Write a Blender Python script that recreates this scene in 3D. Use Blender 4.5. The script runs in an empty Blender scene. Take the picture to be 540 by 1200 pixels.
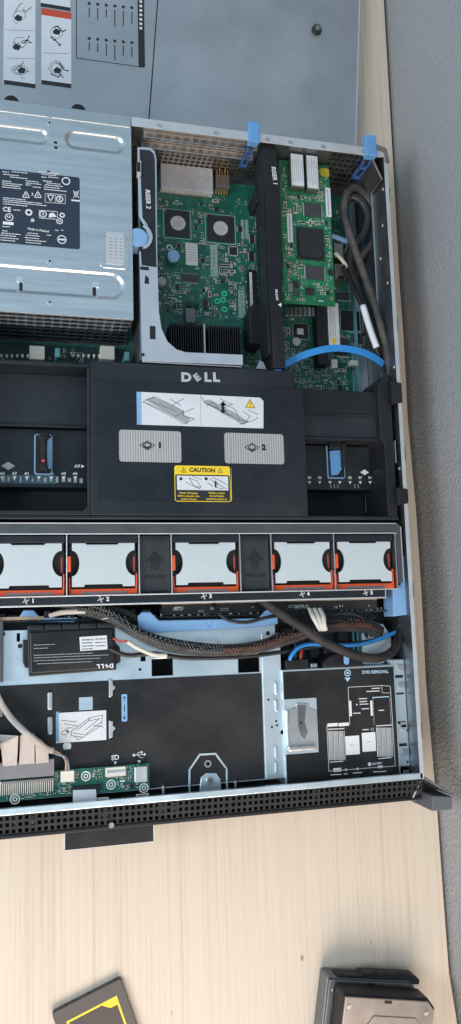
import bpy, math, random
from math import sin, cos, pi, sqrt, radians
from mathutils import Vector, Matrix
random.seed(7)
S = bpy.context.scene
COL = S.collection
# ---------------------------------------------------------------- camera model (mm, z up, server axes)
F = 900.0
_n = Vector((-228.0, 126.5, F)).normalized()
_x = Vector((1, 0, 0)); _x = (_x - _n * _x.dot(_n)).normalized()
_y = _n.cross(_x)
PSI = -0.0296
XW = _x * cos(PSI) + _y * sin(PSI)
YW = -(-_x * sin(PSI) + _y * cos(PSI))
ZW = -_n
H = 817.3
def P(u, v, z=0.0):
    d = Vector((u - 270.0, v - 600.0, F))
    r = (d.dot(XW), d.dot(YW), d.dot(ZW))
    t = (z - H) / r[2]
    return (r[0] * t, r[1] * t)
def R(u0, v0, u1, v1, z):
    vm, um = (v0 + v1) / 2, (u0 + u1) / 2
    return (P(u0, vm, z)[0], P(u1, vm, z)[0], P(um, v1, z)[1], P(um, v0, z)[1])
def PP(pts, z): return [P(u, v, z) for u, v in pts]

# ---------------------------------------------------------------- materials
M = {}
def newmat(name):
    m = bpy.data.materials.new(name); m.use_nodes = True
    nt = m.node_tree; nt.nodes.clear()
    out = nt.nodes.new('ShaderNodeOutputMaterial'); b = nt.nodes.new('ShaderNodeBsdfPrincipled')
    nt.links.new(b.outputs[0], out.inputs[0])
    tc = nt.nodes.new('ShaderNodeTexCoord')
    M[name] = m
    return m, nt, b, tc
def N(nt, t, **kw):
    n = nt.nodes.new(t)
    for k, v in kw.items():
        if k in n.inputs.keys(): n.inputs[k].default_value = v
        else: setattr(n, k, v)
    return n
def ramp(nt, src, stops):
    r = nt.nodes.new('ShaderNodeValToRGB'); e = r.color_ramp.elements
    while len(e) < len(stops): e.new(0.5)
    for i, (p, c) in enumerate(stops):
        e[i].position = p; e[i].color = (c, c, c, 1) if isinstance(c, (int, float)) else (*c, 1)
    nt.links.new(src, r.inputs[0]); return r
def bump(nt, b, src, strength, dist=0.001):
    n = N(nt, 'ShaderNodeBump', Strength=strength, Distance=dist)
    nt.links.new(src, n.inputs['Height']); nt.links.new(n.outputs[0], b.inputs['Normal']); return n
def mapped(nt, tc, scale):
    mp = nt.nodes.new('ShaderNodeMapping'); mp.inputs['Scale'].default_value = scale
    nt.links.new(tc.outputs['Object'], mp.inputs[0]); return mp.outputs[0]
def simple(name, col, rough=0.5, metal=0.0, var=0.12, scale=60, grain=900, gb=0.08, stretch=(1, 1, 1), coat=0.0, spec=0.5, dust=0.0):
    m, nt, b, tc = newmat(name)
    vec = mapped(nt, tc, stretch)
    n1 = N(nt, 'ShaderNodeTexNoise', Scale=scale, Detail=5.0, Roughness=0.6)
    nt.links.new(vec, n1.inputs['Vector'])
    lo = tuple(max(0, c * (1 - var)) for c in col); hi = tuple(min(1, c * (1 + var)) for c in col)
    r = ramp(nt, n1.outputs[0], [(0.3, lo), (0.7, hi)])
    if dust:
        nd = N(nt, 'ShaderNodeTexNoise', Scale=9.0, Detail=9.0, Roughness=0.75); nt.links.new(vec, nd.inputs['Vector'])
        dr = ramp(nt, nd.outputs[0], [(0.42, 0.0), (0.75, dust)])
        nv = N(nt, 'ShaderNodeTexVoronoi', Scale=170.0); nt.links.new(vec, nv.inputs['Vector'])
        vr = ramp(nt, nv.outputs['Distance'], [(0.05, dust * 2.2), (0.10, 0.0)])
        sv = nt.nodes.new('ShaderNodeSeparateColor'); nt.links.new(nv.outputs['Color'], sv.inputs[0]); sm = ramp(nt, sv.outputs[0], [(0.9, 0), (0.92, 1)])
        q1 = N(nt, 'ShaderNodeMath', operation='MULTIPLY'); nt.links.new(vr.outputs[0], q1.inputs[0]); nt.links.new(sm.outputs[0], q1.inputs[1])
        q2 = N(nt, 'ShaderNodeMath', operation='ADD'); nt.links.new(q1.outputs[0], q2.inputs[0]); nt.links.new(dr.outputs[0], q2.inputs[1])
        dm = N(nt, 'ShaderNodeMix', data_type='RGBA'); nt.links.new(q2.outputs[0], dm.inputs[0]); nt.links.new(r.outputs[0], dm.inputs[6]); dm.inputs[7].default_value = (0.42, 0.41, 0.40, 1)
        nt.links.new(dm.outputs[2], b.inputs['Base Color'])
    else: nt.links.new(r.outputs[0], b.inputs['Base Color'])
    rr = ramp(nt, n1.outputs[0], [(0.3, max(0.05, rough - 0.07)), (0.7, min(1, rough + 0.07))])
    nt.links.new(rr.outputs[0], b.inputs['Roughness'])
    b.inputs['Metallic'].default_value = metal
    b.inputs['Specular IOR Level'].default_value = spec
    if coat: b.inputs['Coat Weight'].default_value = coat
    if gb:
        n2 = N(nt, 'ShaderNodeTexNoise', Scale=grain, Detail=2.0)
        nt.links.new(vec, n2.inputs['Vector']); bump(nt, b, n2.outputs[0], gb, 0.0003)
    return m
# galvanised and brushed metals
simple('steel', (0.62, 0.65, 0.67), 0.36, 1.0, 0.09, 25, 500, 0.10, (1, 1, 1))
simple('steel_brushed', (0.70, 0.73, 0.75), 0.31, 1.0, 0.15, 60, 300, 0.16, (0.15, 2.2, 1))
simple('steel_pale', (0.70, 0.83, 0.90), 0.36, 0.85, 0.07, 25, 500, 0.06)
simple('steel_rim', (0.74, 0.76, 0.78), 0.40, 0.7, 0.05, 40, 600, 0.05)
simple('steel_warm', (0.40, 0.36, 0.33), 0.42, 1.0, 0.14, 70, 500, 0.12)
simple('steel_dark', (0.22, 0.24, 0.26), 0.45, 0.9, 0.15, 50, 500, 0.10)
simple('lid_metal', (0.52, 0.55, 0.58), 0.47, 0.85, 0.13, 11, 400, 0.10)
simple('riser_plate', (0.56, 0.62, 0.70), 0.42, 0.6, 0.06, 40, 600, 0.05)
simple('fan_lid_grey', (0.52, 0.60, 0.64), 0.55, 0.0, 0.05, 25, 1500, 0.06)
simple('screw_metal', (0.75, 0.75, 0.74), 0.25, 1.0, 0.1, 300, 900, 0.05)
simple('blank_grey', (0.026, 0.031, 0.037), 0.5, 0.0, 0.2, 30, 1800, 0.2, dust=0.04)
simple('black_plastic', (0.008, 0.009, 0.012), 0.48, 0.0, 0.2, 30, 1800, 0.25, spec=0.4, dust=0.03)
simple('shroud_plastic', (0.010, 0.015, 0.022), 0.46, 0.0, 0.15, 12, 2200, 0.28, spec=0.42, dust=0.05)
simple('shroud_inset', (0.008, 0.013, 0.019), 0.40, 0.0, 0.15, 12, 2600, 0.12, spec=0.42, dust=0.05)
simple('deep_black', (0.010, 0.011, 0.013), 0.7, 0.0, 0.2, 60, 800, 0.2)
simple('film_black', (0.010, 0.011, 0.013), 0.42, 0.0, 0.3, 14, 900, 0.10, spec=0.42, dust=0.07)
simple('rail_grey', (0.10, 0.11, 0.12), 0.42, 0.5, 0.10, 50, 900, 0.10)
simple('ear_grey', (0.12, 0.13, 0.15), 0.5, 0.0, 0.1, 50, 900, 0.15)
simple('blue_plastic', (0.13, 0.34, 0.66), 0.42, 0.0, 0.06, 40, 1500, 0.08)
simple('latch_blue', (0.045, 0.13, 0.36), 0.42, 0.0, 0.06, 40, 1500, 0.08)
simple('power_board', (0.010, 0.035, 0.038), 0.4, 0.0, 0.3, 200, 900, 0.1)
simple('pale_blue_plastic', (0.22, 0.42, 0.70), 0.5, 0.0, 0.06, 40, 1500, 0.08)
simple('orange_plastic', (0.78, 0.10, 0.025), 0.42, 0.0, 0.1, 60, 1500, 0.08)
simple('chip_black', (0.018, 0.018, 0.021), 0.40, 0.0, 0.2, 200, 2500, 0.15)
simple('chip_grey', (0.045, 0.047, 0.052), 0.45, 0.0, 0.15, 200, 2500, 0.1)
simple('heat_spreader', (0.56, 0.57, 0.59), 0.45, 0.3, 0.12, 200, 1500, 0.1)
simple('label_white', (0.66, 0.70, 0.75), 0.5, 0.0, 0.04, 60, 900, 0.03)
simple('label_blue', (0.16, 0.36, 0.60), 0.5, 0.0, 0.04, 60, 900, 0.03)
simple('label_red', (0.55, 0.07, 0.04), 0.5, 0.0, 0.04, 60, 900, 0.03)
simple('ink_yellow', (0.45, 0.38, 0.04), 0.6, 0.0, 0.3, 300, 900, 0.0)
simple('label_yellow', (0.85, 0.62, 0.03), 0.5, 0.0, 0.05, 60, 900, 0.03)
simple('label_navy', (0.022, 0.036, 0.062), 0.42, 0.0, 0.1, 60, 900, 0.05)
simple('print_white', (0.78, 0.80, 0.82), 0.5, 0.0, 0.05, 400, 900, 0.0)
simple('print_grey', (0.35, 0.37, 0.39), 0.5, 0.0, 0.05, 400, 900, 0.0)
simple('print_black', (0.02, 0.022, 0.026), 0.5, 0.0, 0.1, 400, 900, 0.0)
simple('print_blue', (0.42, 0.62, 0.80), 0.5, 0.0, 0.05, 400, 900, 0.0)
simple('emboss_black', (0.012, 0.012, 0.014), 0.35, 0.0, 0.1, 60, 900, 0.0)
simple('silk', (0.55, 0.68, 0.62), 0.6, 0.0, 0.2, 400, 900, 0.0)
simple('green_ink', (0.03, 0.62, 0.25), 0.5, 0.0, 0.1, 400, 900, 0.0)
simple('solder', (0.60, 0.60, 0.58), 0.35, 0.9, 0.25, 900, 900, 0.0)
simple('pin_metal', (0.62, 0.62, 0.60), 0.45, 0.25, 0.2, 900, 900, 0.0)
simple('gold', (0.75, 0.55, 0.25), 0.35, 1.0, 0.2, 900, 900, 0.0)
simple('capacitor_tan', (0.42, 0.33, 0.24), 0.5, 0.0, 0.3, 900, 900, 0.0)
simple('connector_white', (0.70, 0.68, 0.60), 0.45, 0.0, 0.06, 200, 900, 0.05)
simple('connector_grey', (0.20, 0.20, 0.22), 0.5, 0.0, 0.08, 200, 900, 0.05)
simple('cable_black', (0.02, 0.02, 0.022), 0.42, 0.0, 0.2, 200, 900, 0.1)
simple('cable_blue', (0.03, 0.24, 0.62), 0.38, 0.0, 0.08, 200, 900, 0.03)
simple('cable_red', (0.5, 0.04, 0.03), 0.4, 0.0, 0.08, 200, 900, 0.03)
simple('cable_white', (0.56, 0.50, 0.45), 0.45, 0.0, 0.08, 120, 900, 0.05)
simple('strip_teal', (0.04, 0.10, 0.12), 0.3, 0.0, 0.5, 60, 900, 0.05)
simple('teal_plastic', (0.10, 0.30, 0.34), 0.3, 0.0, 0.1, 200, 900, 0.05)
simple('hdd_cover', (0.39, 0.35, 0.325), 0.40, 0.85, 0.06, 60, 900, 0.06)
simple('ssd_case', (0.072, 0.068, 0.066), 0.5, 0.1, 0.08, 60, 1500, 0.15)
simple('ssd_label', (0.038, 0.032, 0.032), 0.45, 0.0, 0.1, 60, 900, 0.03)

def braid(name, c1, c2, scale=210):
    m, nt, b, tc = newmat(name)
    w1 = N(nt, 'ShaderNodeTexWave', Scale=scale, Distortion=1.2); w1.bands_direction = 'DIAGONAL'
    v = mapped(nt, tc, (1, 1, 1)); nt.links.new(v, w1.inputs['Vector'])
    v2 = mapped(nt, tc, (-1, 1, 1))
    w2 = N(nt, 'ShaderNodeTexWave', Scale=scale, Distortion=1.2); w2.bands_direction = 'DIAGONAL'
    nt.links.new(v2, w2.inputs['Vector'])
    mm = N(nt, 'ShaderNodeMath', operation='MULTIPLY'); nt.links.new(w1.outputs['Fac'], mm.inputs[0]); nt.links.new(w2.outputs['Fac'], mm.inputs[1])
    r = ramp(nt, mm.outputs[0], [(0.40, c1), (0.62, c2)])
    n = N(nt, 'ShaderNodeTexNoise', Scale=55.0, Detail=3.0); nt.links.new(v, n.inputs['Vector'])
    r2 = ramp(nt, n.outputs[0], [(0.35, 0.55), (0.65, 1.5)])
    mx = N(nt, 'ShaderNodeMix', data_type='RGBA', blend_type='MULTIPLY'); mx.inputs[0].default_value = 1
    nt.links.new(r.outputs[0], mx.inputs[6]); nt.links.new(r2.outputs[0], mx.inputs[7]); nt.links.new(mx.outputs[2], b.inputs['Base Color'])
    b.inputs['Roughness'].default_value = 0.45
    bump(nt, b, mm.outputs[0], 0.6, 0.0008)
braid('braid_black', (0.007, 0.007, 0.008), (0.22, 0.22, 0.215))
braid('braid_grey', (0.04, 0.037, 0.035), (0.20, 0.18, 0.165), 330)
braid('braid_brown', (0.012, 0.006, 0.005), (0.24, 0.10, 0.07), 190)
braid('braid_fine', (0.008, 0.007, 0.007), (0.12, 0.10, 0.09), 270)

def pcb(name, base, trace, dark):
    m, nt, b, tc = newmat(name)
    v = mapped(nt, tc, (1, 1, 1))
    # fine copper runs: two stretched noises cut by a blocky mask
    va = mapped(nt, tc, (30, 700, 1)); vb = mapped(nt, tc, (700, 30, 1))
    na = N(nt, 'ShaderNodeTexNoise', Scale=1.0, Detail=1.0); nt.links.new(va, na.inputs['Vector'])
    nb = N(nt, 'ShaderNodeTexNoise', Scale=1.0, Detail=1.0); nt.links.new(vb, nb.inputs['Vector'])
    vo = N(nt, 'ShaderNodeTexVoronoi', Scale=55.0); vo.distance = 'CHEBYCHEV'; nt.links.new(v, vo.inputs['Vector'])
    sep = nt.nodes.new('ShaderNodeSeparateColor'); nt.links.new(vo.outputs['Color'], sep.inputs[0])
    msk = ramp(nt, sep.outputs[0], [(0.48, 0), (0.52, 1)])
    mx = N(nt, 'ShaderNodeMix', data_type='RGBA'); nt.links.new(msk.outputs[0], mx.inputs[0])
    nt.links.new(na.outputs[0], mx.inputs[6]); nt.links.new(nb.outputs[0], mx.inputs[7])
    tr = ramp(nt, mx.outputs[2], [(0.50, 0), (0.53, 1), (0.58, 1), (0.61, 0)])
    ml = N(nt, 'ShaderNodeMath', operation='MULTIPLY'); m2 = ramp(nt, sep.outputs[1], [(0.25, 0), (0.35, 0.85)])
    nt.links.new(tr.outputs[0], ml.inputs[0]); nt.links.new(m2.outputs[0], ml.inputs[1])
    pl = ramp(nt, sep.outputs[2], [(0.0, dark), (1.0, base)])
    c = N(nt, 'ShaderNodeMix', data_type='RGBA'); nt.links.new(ml.outputs[0], c.inputs[0]); nt.links.new(pl.outputs[0], c.inputs[6]); c.inputs[7].default_value = (*trace, 1)
    # vias
    vv = N(nt, 'ShaderNodeTexVoronoi', Scale=260.0); nt.links.new(v, vv.inputs['Vector'])
    vr = ramp(nt, vv.outputs['Distance'], [(0.12, 1), (0.16, 0)])
    s2 = nt.nodes.new('ShaderNodeSeparateColor'); nt.links.new(vv.outputs['Color'], s2.inputs[0]); vm = ramp(nt, s2.outputs[0], [(0.62, 0), (0.64, 0.8)])
    vmul = N(nt, 'ShaderNodeMath', operation='MULTIPLY'); nt.links.new(vr.outputs[0], vmul.inputs[0]); nt.links.new(vm.outputs[0], vmul.inputs[1])
    c2 = N(nt, 'ShaderNodeMix', data_type='RGBA'); nt.links.new(vmul.outputs[0], c2.inputs[0]); nt.links.new(c.outputs[2], c2.inputs[6]); c2.inputs[7].default_value = (0.42, 0.52, 0.42, 1)
    nt.links.new(c2.outputs[2], b.inputs['Base Color'])
    b.inputs['Roughness'].default_value = 0.38
    bump(nt, b, ml.outputs[0], 0.3, 0.0003)
pcb('pcb', (0.010, 0.125, 0.088), (0.02, 0.23, 0.155), (0.006, 0.080, 0.060))
pcb('pcb_bright', (0.012, 0.165, 0.078), (0.03, 0.29, 0.13), (0.008, 0.12, 0.055))
pcb('pcb_dark', (0.006, 0.055, 0.048), (0.012, 0.11, 0.09), (0.004, 0.035, 0.032))

def wood():
    m, nt, b, tc = newmat('table_wood')
    v = mapped(nt, tc, (1, 1, 1))
    va = mapped(nt, tc, (620, 5.0, 40)); vb = mapped(nt, tc, (230, 1.6, 20)); vc = mapped(nt, tc, (10, 1.1, 5)); vd = mapped(nt, tc, (900, 40, 40))
    def nz(vec, d=3.0):
        n = N(nt, 'ShaderNodeTexNoise', Scale=1.0, Detail=d, Roughness=0.6); n.inputs['Distortion'].default_value = 0.4; nt.links.new(vec, n.inputs['Vector']); return n.outputs[0]
    a, bb, c, d = nz(va), nz(vb, 4), nz(vc, 3), nz(vd, 1)
    def mul(x, k):
        q = N(nt, 'ShaderNodeMath', operation='MULTIPLY'); nt.links.new(x, q.inputs[0]); q.inputs[1].default_value = k; return q.outputs[0]
    def add(x, y):
        q = N(nt, 'ShaderNodeMath', operation='ADD'); nt.links.new(x, q.inputs[0]); nt.links.new(y, q.inputs[1]); return q.outputs[0]
    s = add(add(mul(a, 0.42), mul(bb, 0.34)), add(mul(c, 0.12), mul(d, 0.12)))
    r = ramp(nt, s, [(0.34, (0.51, 0.425, 0.335)), (0.47, (0.62, 0.54, 0.445)), (0.64, (0.675, 0.605, 0.52))])
    # a few small knots and specks
    vk = mapped(nt, tc, (24, 13, 1)); k = N(nt, 'ShaderNodeTexVoronoi', Scale=1.0); nt.links.new(vk, k.inputs['Vector'])
    kr = ramp(nt, k.outputs['Distance'], [(0.015, 0.8), (0.06, 0)])
    sc = nt.nodes.new('ShaderNodeSeparateColor'); nt.links.new(k.outputs['Color'], sc.inputs[0]); km = ramp(nt, sc.outputs[0], [(0.55, 0), (0.6, 1)])
    kk = N(nt, 'ShaderNodeMath', operation='MULTIPLY'); nt.links.new(kr.outputs[0], kk.inputs[0]); nt.links.new(km.outputs[0], kk.inputs[1])
    mx = N(nt, 'ShaderNodeMix', data_type='RGBA'); nt.links.new(kk.outputs[0], mx.inputs[0]); nt.links.new(r.outputs[0], mx.inputs[6]); mx.inputs[7].default_value = (0.16, 0.10, 0.07, 1)
    nt.links.new(mx.outputs[2], b.inputs['Base Color']); b.inputs['Roughness'].default_value = 0.55
    bump(nt, b, s, 0.25, 0.0006)
wood()
def wallpaper():
    m, nt, b, tc = newmat('wall_texture')
    v = mapped(nt, tc, (1, 1, 0.8))
    n = N(nt, 'ShaderNodeTexNoise', Scale=190.0, Detail=4.0, Roughness=0.6); n.inputs['Distortion'].default_value = 0.8; nt.links.new(v, n.inputs['Vector'])
    n2 = N(nt, 'ShaderNodeTexVoronoi', Scale=330.0); n2.feature = 'SMOOTH_F1'; nt.links.new(v, n2.inputs['Vector'])
    a = N(nt, 'ShaderNodeMath', operation='ADD'); nt.links.new(n.outputs[0], a.inputs[0]); nt.links.new(n2.outputs['Distance'], a.inputs[1])
    r = ramp(nt, n.outputs[0], [(0.25, (0.32, 0.325, 0.335)), (0.75, (0.38, 0.385, 0.395))])
    nt.links.new(r.outputs[0], b.inputs['Base Color']); b.inputs['Roughness'].default_value = 0.6
    bump(nt, b, a.outputs[0], 0.7, 0.0013)
wallpaper()
def ribbed(name, c1, c2, sc=125.0):
    m, nt, b, tc = newmat(name)
    w = N(nt, 'ShaderNodeTexWave', Scale=sc); w.bands_direction = 'X'; v = mapped(nt, tc, (1, 1, 1)); nt.links.new(v, w.inputs['Vector'])
    r = ramp(nt, w.outputs['Fac'], [(0.2, c1), (0.8, c2)]); nt.links.new(r.outputs[0], b.inputs['Base Color'])
    b.inputs['Roughness'].default_value = 0.35; b.inputs['Metallic'].default_value = 0.5; bump(nt, b, w.outputs['Fac'], 0.5, 0.0006)
ribbed('ribbon_grey', (0.50, 0.45, 0.42), (0.56, 0.51, 0.475), 330.0); M['ribbon_grey'].node_tree.nodes['Principled BSDF'].inputs['Metallic'].default_value = 0
ribbed('ribbed_silver', (0.42, 0.42, 0.42), (0.62, 0.61, 0.60))

# ---------------------------------------------------------------- mesh builder
_tc = {}
def text_geo(s, bold=0.0):
    k = (s, bold)
    if k in _tc: return _tc[k]
    cu = bpy.data.curves.new('t', 'FONT'); cu.body = s; cu.size = 1.0; cu.align_x = 'CENTER'; cu.align_y = 'CENTER'; cu.offset = bold; cu.resolution_u = 3
    ob = bpy.data.objects.new('t', cu); COL.objects.link(ob)
    bpy.context.view_layer.update()
    me = bpy.data.meshes.new_from_object(ob.evaluated_get(bpy.context.evaluated_depsgraph_get()))
    g = ([(v.co.x, v.co.y) for v in me.vertices], [tuple(p.vertices) for p in me.polygons])
    bpy.data.objects.remove(ob); bpy.data.curves.remove(cu); bpy.data.meshes.remove(me)
    _tc[k] = g; return g
class MB:
    def __init__(s): s.v = []; s.f = []; s.pc = []
    def add(s, v, f):
        o = len(s.v); s.pc.append((v, f)); s.v += [tuple(p) for p in v]; s.f += [tuple(i + o for i in q) for q in f]; return s
    def prism(s, pts, z0, z1):
        n = len(pts)
        ar = sum(pts[i][0] * pts[(i + 1) % n][1] - pts[(i + 1) % n][0] * pts[i][1] for i in range(n))
        if ar < 0: pts = pts[::-1]
        v = [(x, y, z0) for x, y in pts] + [(x, y, z1) for x, y in pts]
        f = [tuple(range(n))[::-1], tuple(range(n, 2 * n))] + [(i, (i + 1) % n, n + (i + 1) % n, n + i) for i in range(n)]
        return s.add(v, f)
    def box(s, x0, x1, y0, y1, z0, z1): 
        x0, x1 = min(x0, x1), max(x0, x1); y0, y1 = min(y0, y1), max(y0, y1)
        return s.prism([(x0, y0), (x1, y0), (x1, y1), (x0, y1)], z0, z1)
    def pbox(s, u0, v0, u1, v1, z0, z1): return s.box(*R(u0, v0, u1, v1, z1), z0, z1)
    def ppoly(s, pts, z0, z1): return s.prism(PP(pts, z1), z0, z1)
    def quad(s, pts4): return s.add(pts4, [(0, 1, 2, 3)])
    def cyl(s, x, y, r, z0, z1, n=20, r1=None):
        r1 = r if r1 is None else r1
        v = [(x + r * cos(2 * pi * i / n), y + r * sin(2 * pi * i / n), z0) for i in range(n)] + [(x + r1 * cos(2 * pi * i / n), y + r1 * sin(2 * pi * i / n), z1) for i in range(n)]
        f = [tuple(range(n))[::-1], tuple(range(n, 2 * n))] + [(i, (i + 1) % n, n + (i + 1) % n, n + i) for i in range(n)]
        return s.add(v, f)
    def ring(s, x, y, r0, r1, z0, z1, a0=0, a1=2 * pi, n=24):
        full = abs(a1 - a0 - 2 * pi) < 1e-6
        for i in range(n):
            t0 = a0 + (a1 - a0) * i / n; t1 = a0 + (a1 - a0) * (i + 1) / n
            q = [(x + r0 * cos(t0), y + r0 * sin(t0)), (x + r1 * cos(t0), y + r1 * sin(t0)), (x + r1 * cos(t1), y + r1 * sin(t1)), (x + r0 * cos(t1), y + r0 * sin(t1))]
            v = [(*p, z0) for p in q] + [(*p, z1) for p in q]
            f = [(4, 5, 6, 7), (3, 2, 1, 0), (1, 2, 6, 5), (3, 0, 4, 7)]
            if not full and i == 0: f.append((0, 1, 5, 4))
            if not full and i == n - 1: f.append((2, 3, 7, 6))
            s.add(v, f)
        return s
    def pcyl(s, u, v, r, z0, z1, n=20): x, y = P(u, v, z1); return s.cyl(x, y, r, z0, z1, n)
    def line(s, pts, z, w, h=0.25, closed=False):
        pts = list(pts)
        if closed: pts = pts + [pts[0]]
        for (x0, y0), (x1, y1) in zip(pts, pts[1:]):
            d = Vector((x1 - x0, y1 - y0)); 
            if d.length < 1e-6: continue
            d.normalize(); nx, ny = -d.y * w / 2, d.x * w / 2; ex, ey = d.x * w * 0.25, d.y * w * 0.25
            s.prism([(x0 - ex + nx, y0 - ey + ny), (x0 - ex - nx, y0 - ey - ny), (x1 + ex - nx, y1 + ey - ny), (x1 + ex + nx, y1 + ey + ny)], z - 0.02, z + h)
        return s
    def pline(s, pts, z, w, h=0.25, closed=False): return s.line(PP(pts, z), z, w, h, closed)
    def text(s, t, x, y, z, size, rot=0, bold=0.0, sx=1.0, shear=0.0):
        v, f = text_geo(t, bold); c, q = cos(radians(rot)), sin(radians(rot))
        o = [((a * sx + b * shear) * size, b * size) for a, b in v]
        return s.add([(x + a * c - b * q, y + a * q + b * c, z + 0.12) for a, b in o], f)
    def ptext(s, t, u, v, z, size, rot=0, bold=0.0, sx=1.0, shear=0.0): x, y = P(u, v, z); return s.text(t, x, y, z, size, rot, bold, sx, shear)
    def greek(s, x0, x1, y, z, h, rng=random):
        x = x0
        while x < x1 - h:
            w = rng.uniform(1.2, 4.5) * h; s.box(x, min(x + w, x1), y - h / 2, y + h / 2, z - 0.02, z + 0.1); x += w + h * 0.6
        return s
    def perf(s, o, du, dv, nu, nv, fr, skip=None):
        """plate with nu x nv rectangular holes; o origin, du dv full edge vectors"""
        o, du, dv = Vector(o), Vector(du), Vector(dv)
        us = [0.0]; vs = [0.0]
        for i in range(nu): us += [(i + (1 - fr) / 2) / nu, (i + (1 + fr) / 2) / nu]
        for j in range(nv): vs += [(j + (1 - fr) / 2) / nv, (j + (1 + fr) / 2) / nv]
        us.append(1.0); vs.append(1.0)
        W = len(us)
        v = [o + du * a + dv * b for b in vs for a in us]; f = []
        for j in range(len(vs) - 1):
            for i in range(W - 1):
                if i % 2 == 1 and j % 2 == 1 and not (skip and skip(i // 2, j // 2)): continue
                f.append((j * W + i, j * W + i + 1, (j + 1) * W + i + 1, (j + 1) * W + i))
        return s.add([tuple(p) for p in v], f)
    def tube(s, pts, r, n=10, rz=None):
        pts = spline(pts); m = len(pts); vs = []; rz = rz or r
        for i, p in enumerate(pts):
            t = (pts[min(i + 1, m - 1)] - pts[max(i - 1, 0)]).normalized()
            a = t.cross(Vector((0, 0, 1))); a = a.normalized() if a.length > 1e-3 else Vector((1, 0, 0)); b = a.cross(t).normalized()
            for k in range(n):
                th = 2 * pi * k / n; vs.append(p + a * r * cos(th) + b * rz * sin(th))
        f = [(i * n + k, i * n + (k + 1) % n, (i + 1) * n + (k + 1) % n, (i + 1) * n + k) for i in range(m - 1) for k in range(n)]
        f += [tuple(range(n))[::-1], tuple(range((m - 1) * n, m * n))]
        return s.add([tuple(p) for p in vs], f)
    def each(s, name, mat, parent=None, *a, **k):
        for v, f in s.pc[:100]: q = MB().add(v, f).build(name, mat, parent, *a, **k)
        return q
    def build(s, name, mat, parent=None, bevel=0.0, seg=2, smooth=False, solid=0.0, local=False, org=None):
        me = bpy.data.meshes.new(name)
        if parent is not None:
            o = Vector((0, 0, 0)) if local else root_of(parent).location * 1000
        else:
            xs = [p[0] for p in s.v]; ys = [p[1] for p in s.v]; zs = [p[2] for p in s.v]
            o = Vector(((min(xs) + max(xs)) / 2, (min(ys) + max(ys)) / 2, min(zs)))
        me.from_pydata([((x - o[0]) * .001, (y - o[1]) * .001, (z - o[2]) * .001) for x, y, z in s.v], [], s.f)
        me.materials.append(M[mat]); me.validate()
        ob = bpy.data.objects.new(name, me); COL.objects.link(ob)
        if parent is not None: ob.parent = parent
        else: ob.location = o * .001
        if smooth:
            for p in me.polygons: p.use_smooth = True
        if solid:
            q = ob.modifiers.new('thick', 'SOLIDIFY'); q.thickness = solid * .001; q.offset = 0
        if bevel:
            q = ob.modifiers.new('bevel', 'BEVEL'); q.width = bevel * .001; q.segments = seg; q.limit_method = 'ANGLE'; q.angle_limit = radians(40); q.harden_normals = False
        return ob
def spline(pts, k=8):
    pts = [Vector(p) for p in pts]
    if len(pts) < 3: return pts
    q = [pts[0] * 2 - pts[1]] + pts + [pts[-1] * 2 - pts[-2]]; out = []
    for i in range(1, len(q) - 2):
        for j in range(k):
            t = j / k; a, b, c, d = q[i - 1], q[i], q[i + 1], q[i + 2]
            out.append(0.5 * ((2 * b) + (c - a) * t + (2 * a - 5 * b + 4 * c - d) * t * t + (3 * b - a - 3 * c + d) * t ** 3))
    out.append(pts[-1]); return out
def P3(*uvz): return [(*P(u, v, z), z) for u, v, z in uvz]
def root_of(o):
    while o.parent is not None: o = o.parent
    return o
def tag(o, label, cat, group=None):
    o['label'] = label; o['category'] = cat
    if group: o['group'] = group
    return o
def thing(name, label, cat, loc, rot=0, group=None):
    o = bpy.data.objects.new(name, None); COL.objects.link(o); o.empty_display_size = 0.02
    o.location = Vector(loc) * .001; o.rotation_euler = (0, 0, radians(rot)); return tag(o, label, cat, group)
def copy_tree(o, parent=None):
    c = o.copy(); COL.objects.link(c); c.parent = parent
    for ch in list(o.children): copy_tree(ch, c)
    return c
def rrect(x0, x1, y0, y1, r, n=5):
    out = []
    for cx, cy, a in ((x1 - r, y1 - r, 0), (x0 + r, y1 - r, 90), (x0 + r, y0 + r, 180), (x1 - r, y0 + r, 270)):
        for i in range(n + 1):
            t = radians(a + 90 * i / n); out.append((cx + r * cos(t), cy + r * sin(t)))
    return out
def screw(mb, u, v, z, r=2.6, h=1.2):
    x, y = P(u, v, z); mb.cyl(x, y, r, z - 0.2, z + h, 16, r * 0.85); mb.ring(x, y, r * 1.15, r * 1.6, z - 0.1, z + 0.3, n=16)
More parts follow.
